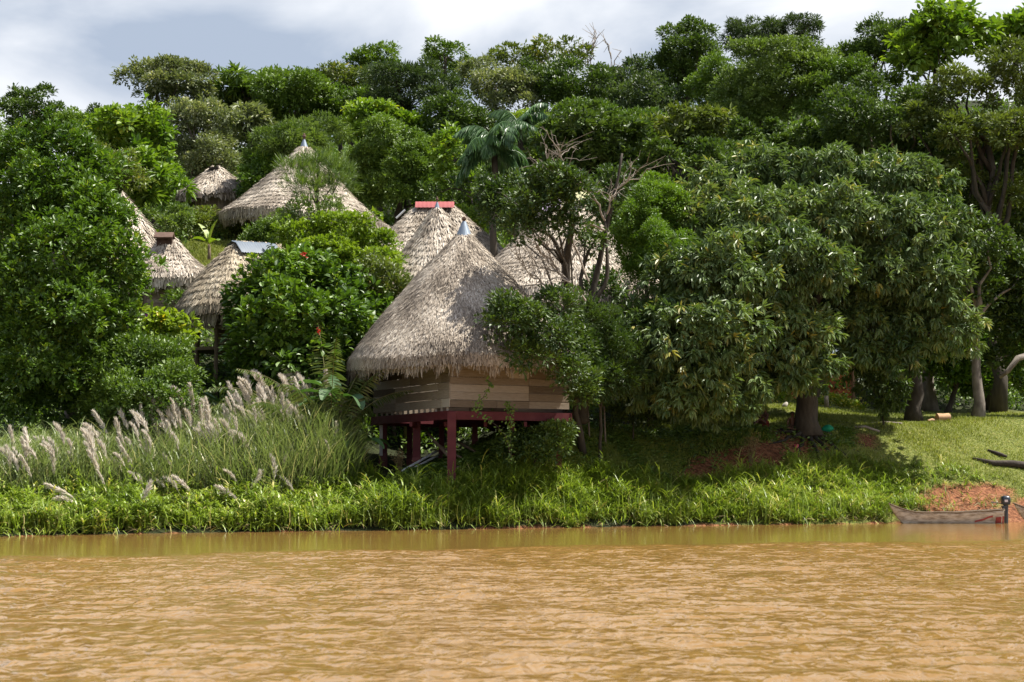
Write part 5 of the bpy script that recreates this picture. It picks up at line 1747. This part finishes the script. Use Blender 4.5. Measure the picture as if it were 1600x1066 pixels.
# ------------------------------------------------------------------ canoes
def canoe(label, x0, x1, y, bow, band=None, motor=False):
    """dugout along x; bow at x0"""
    ln = x1 - x0
    rng = rng_of(label)
    t = thing('dugout_canoe', label, 'canoe', ((x0 + x1) / 2, y, 0))
    nu, nv = 33, 17
    U = np.linspace(0, 1, nu)

    def sect(u, off):
        hw = .47 * min(1, (u / .30 + .02)) ** .62 * (1 - .16 * max(0, u - .55) / .45) - off
        zg = .52 + .40 * max(0, 1 - u / .26) ** 1.7 + .13 * max(0, u - .55) ** 1.2 / .38
        zk = -.10 + .26 * max(0, 1 - u / .12) ** 1.5 + off
        if hw < .012:
            hw = .012
        v = np.linspace(-1, 1, nv)
        yy = hw * np.sign(v) * np.abs(v) ** .42 * (.74 + .26 * np.abs(v))
        zz = zk + (zg - zk) * np.abs(v) ** 2.1
        xx = x0 + u * ln + np.full(nv, .0) + (1 - np.abs(v) ** 1.2) * .55 * max(0, 1 - u / .14)
        wob_ = .012 * np.sin(u * 23 + v * 2) + .008 * np.sin(u * 51)
        return np.stack([xx, y + yy + wob_, zz + .5 * wob_], 1)
    O_ = np.array([sect(u, 0) for u in U])
    I_ = np.array([sect(u, .05) for u in U])
    I_[..., 2] = np.minimum(I_[..., 2], O_[..., 2].max(1)[:, None])
    I_[:, 0, 2] = O_[:, 0, 2]
    I_[:, -1, 2] = O_[:, -1, 2]
    g = Geo()
    V = np.concatenate([O_.reshape(-1, 3), I_.reshape(-1, 3)])
    o = nu * nv
    q = []
    for a in range(nu - 1):
        for b in range(nv - 1):
            k = a * nv + b
            q.append([k, k + 1, k + nv + 1, k + nv])
            q.append([o + k, o + k + nv, o + k + nv + 1, o + k + 1])
        for b in (0, nv - 1):
            k = a * nv + b
            q.append([k, k + nv, o + k + nv, o + k])
    for b in range(nv - 1):
        k = (nu - 1) * nv + b
        q.append([k, k + 1, o + k + 1, o + k])
        q.append([b, o + b, o + b + 1, b + 1])
    g.add(V, q)
    k = (nu - 1) * nv                                     # transom
    hull = g.build('hull', M['hull'], t, smooth=True)
    tr = O_[-1]
    g = Geo()
    V = np.concatenate([tr + [-.03, 0, 0], tr + [.03, 0, 0]])
    f1 = [[0, k2, k2 + 1] for k2 in range(1, nv - 1)]
    g.add(V, f1 + [[nv, nv + c + 1, nv + c] for _, c, _ in f1], .5)
    g.build('transom', M['hull'], t)
    for sd in (0, -1):
        g = Geo()
        rail = O_[:, sd] + [0, (.02 if sd else -.02), .0]
        tube(g, rail, .032, 6, rng.uniform(.5, .7))
        g.build('gunwale', M['wood'], t)
    for u in (.30, .55, .78):
        a = int(u * (nu - 1))
        g = Geo()
        zc = O_[a, 0, 2] - .10
        hwid = abs(O_[a, 0, 1] - y) - .05
        box(g, (O_[a, 0, 0], y, zc), (.12, hwid, .018), None, .5)
        g.build('seat', M['wood'], t)
    if band:
        for (u0, u1, v0, v1, slope, m_) in band:
            g = Geo()
            V, q = [], []
            m = 14
            for k2, u in enumerate(np.linspace(u0, u1, m)):
                se = sect(u, -.008)
                half = se[:nv // 2 + 1]                       # the side facing the river
                zz = half[:, 2]
                zlo = -.02 + v0 * .42 + slope * (u - u0) / (u1 - u0) * .3
                zhi = -.02 + v1 * .42 + slope * (u - u0) / (u1 - u0) * .3
                for z_ in np.linspace(zlo, zhi, 4):
                    z_ = min(z_ + .015 * math.sin(u * 60), zz.max() - .04)
                    V.append([np.interp(z_, zz[::-1], half[::-1, 0]), np.interp(z_, zz[::-1], half[::-1, 1]) - .006, z_])
            for a in range(m - 1):
                for b in range(3):
                    k2 = a * 4 + b
                    q.append([k2, k2 + 1, k2 + 5, k2 + 4])
            g.add(V, q, rng.uniform(.3, .7))
            g.build('paint_band', M[m_], hull)
    if motor:
        mx_, my_ = x1 + .10, y - .02
        zt = tr[0, 2]
        g = Geo()
        # cowling: rounded box that narrows towards the top, split by a seam
        rings = [(-.02, .17, .20), (.03, .20, .25), (.06, .20, .25), (.075, .19, .24), (.09, .205, .255), (.24, .205, .25), (.32, .18, .22), (.37, .12, .15), (.385, .01, .02)]
        V = []
        for z_, hx_, hy_ in rings:
            for a in range(20):
                th_ = a / 20 * 2 * math.pi
                cx_, sy_ = math.cos(th_), math.sin(th_)
                e = .55
                V.append([mx_ + .06 + hx_ * np.sign(cx_) * abs(cx_) ** e, my_ + hy_ * np.sign(sy_) * abs(sy_) ** e, zt + .22 + z_ * 1.05])
        q = []
        for a in range(len(rings) - 1):
            for b in range(20):
                q.append([a * 20 + b, a * 20 + (b + 1) % 20, (a + 1) * 20 + (b + 1) % 20, (a + 1) * 20 + b])
        g.add(V, q + [], .5)
        g.add([V[b] for b in range(20)], [[0, b + 1, b] for b in range(1, 19)], .5)
        mot = g.build('outboard_motor', M['blackplastic'], t, smooth=True)
        g = Geo()
        tube(g, [(mx_ + .07, my_, zt + .24), (mx_ + .07, my_, zt - .1), (mx_ + .08, my_, -.15), (mx_ + .08, my_, -.5)], [.115, .10, .075, .06], 10, .4)
        box(g, (mx_ + .12, my_, -.12), (.17, .10, .015), None, .4)
        g.build('motor_leg', M['motorgrey'], mot)
        g = Geo()
        box(g, (mx_ - .03, my_ - .11, zt - .02), (.05, .03, .17), None, .5)
        box(g, (mx_ - .03, my_ + .11, zt - .02), (.05, .03, .17), None, .5)
        box(g, (mx_ - .02, my_, zt + .12), (.09, .15, .035), None, .5)
        g.build('clamp_bracket', M['motorgrey'], mot)
        g = Geo()
        tube(g, [(mx_ - .08, my_ + .05, zt + .25), (mx_ - .4, my_ + .1, zt + .30), (mx_ - .58, my_ + .11, zt + .31)], [.02, .018, .026], 8, .4)
        g.build('tiller', M['motorgrey'], mot)
        g = Geo()
        box(g, (mx_ + .02, my_ - .268, zt + .38), (.075, .006, .055), None, .5)
        g.build('decal', M['decal'], mot)
    return t


YC = 83.0
canoe('weathered whitish dugout canoe with an outboard motor moored under the red earth bank', P(1389, 800, YC).x, P(1566, 800, YC).x, YC, 0,
      band=[(.985, .998, .05, .85, 0, 'redpaint'), (.74, .90, .12, .32, .9, 'redpaint'), (.925, .975, .08, .75, 0, 'redpaint')], motor=True)
canoe('second canoe with a red painted bow, only its pale end showing beyond the motor', P(1584, 800, 84.2).x, P(1584, 800, 84.2).x + 5.6, 84.2, 0,
      band=[(.14, .19, .05, .9, 0, 'redpaint'), (.22, .30, .05, .9, 0, 'redpaint')])


# ------------------------------------------------------------------ logs and small things on the bank
def log(label, pts, rad, mat='darklog', name='log', ends=None, sides=12, cat='log', tint=.4):
    rng = rng_of(label)
    g = Geo()
    tube(g, np.array(pts), rad, sides, tint, jit=.05, rng=rng, cap=not ends)
    o = g.build(name, M[mat], None, smooth=True)
    tag(o, label, cat)
    p = pts[0]
    recentre(o, tuple(float(v) for v in p))
    if ends:
        for e, n_ in ((pts[0], -1), (pts[-1], 1)):
            g = Geo()
            e = np.array(e, float)
            d = nrm((np.array(pts[-1], float) - np.array(pts[0], float))[None])[0]
            a = nrm(np.cross(d, [0, 0, 1])[None])[0]
            b = np.cross(a, d)
            r = float(np.atleast_1d(rad)[0 if n_ < 0 else -1]) * .94
            V = [e + d * n_ * .006] + [e + d * n_ * .006 + r * (math.cos(q) * a + math.sin(q) * b) for q in np.linspace(0, 2 * math.pi, 15)[:-1]]
            g.add(V, [[0, 1 + k, 1 + (k + 1) % 14] for k in range(14)], .6)
            g.build('cut_end', M[ends], o)
    return o


def on(px, D, up=0.0):
    x = (px - 800) / F * D
    return (x, D, gz(x, D) + up)


a, b, c, d = on(1518, 91.2, .02), on(1550, 91.0, .10), on(1580, 91.1, .15), on(1640, 91.4, .2)
log('long dark rotting log lying on the sunlit lawn', [a, b, c, d], [.07, .15, .18, .21])
log('short dark broken branch lying just above the long rotting log', [on(1542, 92.2, .06), on(1560, 92.0, .12), on(1572, 91.9, .12)], [.05, .1, .06])
q = on(1463, 96.2, .22)
log('thick sawn tree round lying on its side on the lawn crest', [(q[0], q[1] - .1, q[2]), (q[0] + .36, q[1], q[2] + .01), (q[0] + .70, q[1] + .1, q[2] + .02)], [.23, .235, .23], 'logend', 'sawn_log', 'logend', tint=.45)
q = on(1450, 96.0, .08)
log('small chunk of cut wood left of the thick sawn round', [(q[0], q[1], q[2]), (q[0] + .22, q[1] + .05, q[2] + .04), (q[0] + .45, q[1] + .1, q[2])], [.07, .12, .09], 'logend', 'wood_chunk', 'logend', cat='wood')
log('grey fallen pole lying in the mango shade by the lawn path', [on(1362, 95.2, .06), on(1385, 94.6, .07), on(1408, 93.8, .07)], [.09, .1, .09], 'twig', 'fallen_pole', tint=.35)
log('pale plank-like pole at the edge of the mango shade', [on(1335, 92.2, .05), on(1352, 92.1, .06), on(1374, 92.0, .05)], [.06, .07, .06], 'twig', 'fallen_pole', tint=.8)
q = on(1402, 97, 0)
log('grey wooden stump post near the yellow flowering bush', [(q[0] - 2.6, q[1] + 7, gz(q[0] - 2.6, q[1] + 7)), (q[0] - 2.6, q[1] + 7, gz(q[0] - 2.6, q[1] + 7) + .75)], [.14, .13], 'twig', 'stump_post', cat='post', tint=.6)
for lab, px, D, h_ in (('thin pale stake standing in shade right of the stilt hut', 946, 82.5, 1.9), ('slim dark stake nearer the forked trunk', 921, 82.2, 1.4)):
    q = on(px, D, -.1)
    log(lab, [q, (q[0] - .03, q[1], q[2] + h_ * .5), (q[0] - .06, q[1], q[2] + h_)], [.045, .04, .035], 'twig', 'stake', cat='stake', tint=.3)

# mango roots spreading over the eroded bank
mt = [t for t in ALLTREES if 'great rounded mango' in t['label']][0]
rng = rng_of('roots')
g = Geo()
b0 = np.array(OFFS[mt.name])
for a in np.linspace(math.pi * .95, math.pi * 2.1, 9):
    ln = rng.uniform(1.6, 3.2)
    pp = []
    for u in np.linspace(0, 1, 8):
        x = b0[0] + math.cos(a) * (.3 + ln * u) + rng.normal(0, .06)
        y = b0[1] + math.sin(a) * (.3 + ln * u) + rng.normal(0, .06)
        pp.append((x, y, gz(x, y) + .22 * (1 - u) ** 3 - .02))
    tube(g, pp, np.linspace(.13, .03, 8), 7, .2, jit=.06, rng=rng)
g.build('root', M['bark'], mt, smooth=True)

# bucket-like green cloth bundle, pink cup and pale stone under the mango
p = Vector(on(1290, 89.6, 0))
rng = rng_of('bundle')
g = Geo()
nth, nz = 18, 9
V = []
for k in range(nz):
    u = k / (nz - 1)
    for a in range(nth):
        th_ = a / nth * 2 * math.pi
        r = .30 * math.sin(math.pi * (.12 + .80 * u)) * (1 + .14 * math.sin(th_ * 5 + u * 4) + .06 * math.sin(th_ * 9))
        V.append((p.x + r * math.cos(th_) + .12 * u, p.y + r * math.sin(th_), p.z + .02 + .42 * u))
g.add(V, [[k * nth + a, k * nth + (a + 1) % nth, (k + 1) * nth + (a + 1) % nth, (k + 1) * nth + a] for k in range(nz - 1) for a in range(nth)], .5)
g.add(V[-nth:], [[0, a, a + 1] for a in range(1, nth - 1)], .5)
o = tag(g.build('cloth_bundle', M['green'], None, smooth=True), 'rumpled green cloth bundle at the foot of the mango trunk', 'bundle')
recentre(o, p)
p = Vector(on(1244, 87.5, .0))
g = Geo()
lathe(g, p, [(.001, p.z), (.09, p.z), (.12, p.z + .16), (.125, p.z + .17), (.105, p.z + .17), (.08, p.z + .02), (.001, p.z + .02)], 14)
o = tag(g.build('plastic_cup', M['pink']), 'small pink plastic cup on the dark bank under the mango', 'cup')
recentre(o, p)
p = Vector(on(1226, 100, .0))
rng = rng_of('stone')
g = Geo()
V = []
for k in range(7):
    for a in range(10):
        ph_, th_ = math.pi * k / 6, a / 10 * 2 * math.pi
        r = 1 + rng.normal(0, .09)
        V.append((p.x + .16 * r * math.sin(ph_) * math.cos(th_) + .1 * math.cos(ph_), p.y + .2 * r * math.sin(ph_) * math.sin(th_), p.z + .18 + .24 * r * math.cos(ph_)))
g.add(V, [[k * 10 + a, k * 10 + (a + 1) % 10, (k + 1) * 10 + (a + 1) % 10, (k + 1) * 10 + a] for k in range(6) for a in range(10)], .6)
o = tag(g.build('stone', M['stone'], None, smooth=True), 'pale upright stone on the grass between the two seated people', 'stone')
recentre(o, p)

# dry weeds
for lab, px, D, hw, hh_ in (('dry brown weed standing on the sunlit edge of the mango shade', 1172, 85.2, .6, 1.5), ('dry rusty weed between two maroon stilts', 626, 78.3, .45, .95)):
    rng = rng_of(lab)
    b = Vector(on(px, D, -.05))
    t = thing('dry_weed', lab, 'weed', b)
    g = Geo()
    gl = Geo()
    for k in range(16):
        e = np.array(b) + [rng.normal(0, hw * .5), rng.normal(0, hw * .4), hh_ * rng.uniform(.6, 1.05)]
        st_ = curve(np.array(b), e, 7, rng=rng, wob_=.02, up=.04)
        tube(g, st_, np.linspace(.012, .005, 7), 4, .7, cap=False)
        m = 16
        q = rng.integers(2, 7, m)
        scatter(gl, T_DIAM, st_[q] + rng.normal(0, .05, (m, 3)), rng.normal(0, 1, (m, 3)) + [0, 0, .4], rng.normal(0, 1, (m, 3)), rng.uniform(.08, .16, m), .05, rng.uniform(.3, 1, m))
    g.build('stem', M['dryleaf'], t)
    gl.build('leaves', M['dryleaf'], t)

# yellow blooms on the flowering bush
fb = [t for t in ALLTREES if 'yellow flowers' in t['label']][0]
rng = rng_of('blooms')
g = Geo()
c0 = np.array([P(1300, 628, 107.3), P(1330, 636, 107.3), P(1318, 630, 107)])
n = 160
O = c0[rng.integers(0, 3, n)] + rng.normal(0, 1, (n, 3)) * [.5, .35, .3]
scatter(g, T_OVAL, O, rng.normal(0, 1, (n, 3)), rng.normal(0, .6, (n, 3)) + [0, -.5, 1], .13, .1, rng.uniform(0, 1, n))
g.build('blossom', M['yellow'], fb)

# vine climbing the stilt hut wall
rng = rng_of('vine')
vp = [(744, 646, 74.9), (748, 628, 74.95), (760, 612, 75.0), (768, 602, 75.1), (760, 592, 75.2)]
b = Vector(P(742, 660, 74.8))
t = thing('climbing_vine', 'leafy green vine climbing the plank wall of the stilt hut', 'vine', b)
g, gl = Geo(), Geo()
pp = np.array([P(*v) for v in [(800, 720, 75.6), (790, 680, 75.2), (765, 655, 75.0)] + vp])
pp2 = np.array([P(*v) for v in [(800, 720, 75.6), (796, 670, 75.6), (800, 640, 75.9), (792, 632, 75.9)]])
for q in (pp, pp2):
    f = np.linspace(0, len(q) - 1, len(q) * 5)
    sm = np.stack([np.interp(f, np.arange(len(q)), q[:, k]) for k in range(3)], 1) + rng.normal(0, .03, (len(f), 3))
    tube(g, sm, .012, 5, .5, cap=False)
    m = 130
    k = rng.integers(0, len(sm), m)
    scatter(gl, T_OVAL, sm[k] + rng.normal(0, .09, (m, 3)), rng.normal(0, 1, (m, 3)) + [0, -.3, -.2], rng.normal(0, .4, (m, 3)) + [0, -1, .5], rng.uniform(.09, .17, m), rng.uniform(.06, .11, m), rng.uniform(.2, .9, m))
g.build('stem', M['bark'], t)
gl.build('leaves', M['mid'], t)


# ------------------------------------------------------------------ people sitting under the mango
def person(label, loc, rotz, legs, scale=1.0, shirt='cloth', arms='lap', bun=False, turn=0.0):
    J, E, Rr = [], [], []

    def j(p, r, par=None):
        J.append(p)
        Rr.append((r, r) if not isinstance(r, tuple) else r)
        if par is not None:
            E.append((par, len(J) - 1))
        return len(J) - 1
    pel = j((0, 0, .13), (.15, .115))
    sp = j((0, .03, .30), (.125, .095), pel)
    ch = j((0, .03, .46), (.15, .10), sp)
    up = j((0, .015, .565), (.10, .075), ch)
    nk = j((0, .0, .635), .052, up)
    ct, sn = math.cos(turn), math.sin(turn)
    hd0 = j((-.01 * sn, -.02, .69), .068, nk)
    hd1 = j((0, -.015, .765), (.078, .092), hd0)
    j((0, .0, .845), (.062, .075), hd1)
    j((.085 * sn, -.105 * ct, .755), .014, hd1)                         # nose
    for sx_ in (-1, 1):
        j((.082 * sx_ * ct, .01, .76), .014, hd1)                         # ear
        sh = j((sx_ * .165, .02, .545), .060, up)
        if arms == 'lap':
            el = j((sx_ * .235, -.03, .31), .043, sh)
            wr = j((sx_ * .14, -.24, .21), .030, el)
            pm = j((sx_ * .10, -.31, .195), (.036, .018), wr)
            fd = (-sx_ * .25, -.9, -.25)
        else:
            el = j((sx_ * .23, -.09, .33), .043, sh)
            wr = j((sx_ * .12, -.26, .42), .030, el)
            pm = j((sx_ * .08, -.30, .48), (.036, .018), wr)
            fd = (-sx_ * .35, -.35, .8)
        for k in range(4):                                                # fingers, bent at the knuckle
            off = (k - 1.5) * .019
            ln = (.062, .074, .069, .054)[k]
            b_ = (J[pm][0] + off * .9, J[pm][1] + fd[1] * .03, J[pm][2] + fd[2] * .03)
            f1 = j(b_, .0095, pm)
            f2 = j((b_[0] + fd[0] * ln * .5, b_[1] + fd[1] * ln * .5, b_[2] + fd[2] * ln * .5), .0085, f1)
            j((b_[0] + fd[0] * ln * .7, b_[1] + fd[1] * ln * .7, b_[2] + fd[2] * ln * .7 - .03), .007, f2)
        th0 = j((J[pm][0] - sx_ * .035, J[pm][1] + .01, J[pm][2] + .008), .011, pm)
        j((J[pm][0] - sx_ * .055, J[pm][1] - .03, J[pm][2] + .012), .008, th0)
        hp = j((sx_ * .095, -.03, .115), .095, pel)
        if legs == 'crossed':
            kn = j((sx_ * .33, -.28, .15), .062, hp)
            an = j((-sx_ * .03, -.40 - .05 * sx_, .065), .038, kn)
            j((-sx_ * .15, -.42 - .05 * sx_, .05), (.038, .026), an)
        else:
            kn = j((sx_ * .12, -.40, .33 if sx_ > 0 else .24), .062, hp)
            an = j((sx_ * .13, -.70, .07), .038, kn)
            j((sx_ * .14, -.83, .045), (.04, .024), an)
    me = bpy.data.meshes.new('person')
    me.from_pydata(J, E, [])
    o = bpy.data.objects.new('person', me)
    COL.objects.link(o)
    md = o.modifiers.new('skin', 'SKIN')
    md.use_smooth_shade = True
    md.branch_smoothing = .6
    if not me.skin_vertices:
        raise RuntimeError('no skin layer')
    for k, v in enumerate(me.skin_vertices[0].data):
        v.radius = Rr[k]
        v.use_root = (k == 0)
    sb = o.modifiers.new('subdivision', 'SUBSURF')
    sb.levels = sb.render_levels = 2
    me.materials.append(M['skin'])
    o.location = loc
    o.rotation_euler = (0, 0, rotz)
    o.scale = (scale,) * 3
    tag(o, label, 'person', 'people sitting under the mango')
    OFFS[o.name] = np.zeros(3)
    # hair: a shell over the skull, open at the face
    g = Geo()
    V, q, idx = [], [], {}
    na, nb = 20, 11
    for a in range(na):
        for b in range(nb):
            th_, ph_ = a / na * 2 * math.pi, b / (nb - 1) * (1.95 if True else 0)
            fx, fy = math.sin(th_), -math.cos(th_)
            front = max(0, math.cos(th_))
            ph_ *= 1 - .45 * front
            r = 1 + .03 * math.sin(a * 2.1 + b)
            lx, ly = .092 * math.sin(ph_) * fx * r, .108 * math.sin(ph_) * fy * r
            V.append((lx * ct - ly * sn * .0, ly + .008, .775 + .098 * math.cos(ph_) * r))
    for a in range(na):
        for b in range(nb - 1):
            q.append([a * nb + b, a * nb + b + 1, ((a + 1) % na) * nb + b + 1, ((a + 1) % na) * nb + b])
    g.add(V, q, .5)
    if bun:
        lathe(g, (0, .1, 0), [(.001, .86), (.05, .85), (.066, .80), (.05, .75), (.001, .74)], 10)
    hr = g.build('hair', M['hair'], None, smooth=True)
    hr.parent = o
    for sx_ in (-1, 1):
        g = Geo()
        lathe(g, (sx_ * .031, -.088, 0), [(.001, .785), (.011, .781), (.013, .775), (.011, .769), (.001, .765)], 8)
        e = g.build('eye', M['hair'], None)
        e.parent = o
    # wrap round hips and thighs, following them
    g = Geo()
    V = []
    nth = 24
    rings = [(.235, .0, 1.0), (.21, .01, 1.05), (.15, .05, 1.25), (.08, .10, 1.5), (.02, .13, 1.6)] if legs == 'crossed' else [(.25, 0, 1.0), (.22, .01, 1.04), (.15, .03, 1.15), (.05, .05, 1.2), (.01, .05, 1.2)]
    for z_, fwd, k_ in rings:
        for a in range(nth):
            th_ = a / nth * 2 * math.pi
            fr_ = max(0, -math.sin(th_))
            V.append((.165 * k_ * math.cos(th_) * (1 + .03 * math.sin(th_ * 9)), .135 * math.sin(th_) * (1 + fr_ * (k_ - 1) * 2.4) + .01, z_))
    g.add(V, [[k * nth + a, k * nth + (a + 1) % nth, (k + 1) * nth + (a + 1) % nth, (k + 1) * nth + a] for k in range(len(rings) - 1) for a in range(nth)], .5)
    sk = g.build('wrap_skirt', M[shirt], None, smooth=True)
    sk.parent = o
    return o


p = on(1196, 90.0, .0)
person('bare-backed person sitting on the earth with legs stretched aside, hands raised to the face', p, R(-62), 'out', 1.12, 'cloth', 'up', bun=True)
p = on(1238, 89.2, .05)
person('dark-haired person sitting upright against the mango trunk facing the river', p, R(8), 'crossed', 1.12, 'navy', 'lap')

# drooping stems and dead stalks hanging over the water along the ragged edge
rng = rng_of('overhang')
x, D, s, px = sow(rng, 2600, -90, 1420, c_(-.15), c_(.9), lambda x, D, s, px: .35 + .65 * (wob(x * .9, x * .3) > .1))
n = len(x)
O = np.stack([x, D, ground(x, D) + rng.uniform(.0, .35, n)], -1)
A = np.stack([rng.normal(0, .6, n), rng.uniform(-1.1, -.1, n), rng.uniform(.1, 1.2, n)], -1)
g = Geo()
scatter(g, T_BLADE, O, A, A * [1, 1, -.3] + [0, 0, .8], rng.uniform(.35, .9, n), rng.uniform(.02, .045, n), np.clip(rng.normal(.45, .3, n), 0, 1), bend=rng.uniform(.8, 1.8, n))
kind(g.build('overhanging_grass', M['bankgrass']), 'stuff', 'grass blades drooping over the water edge')
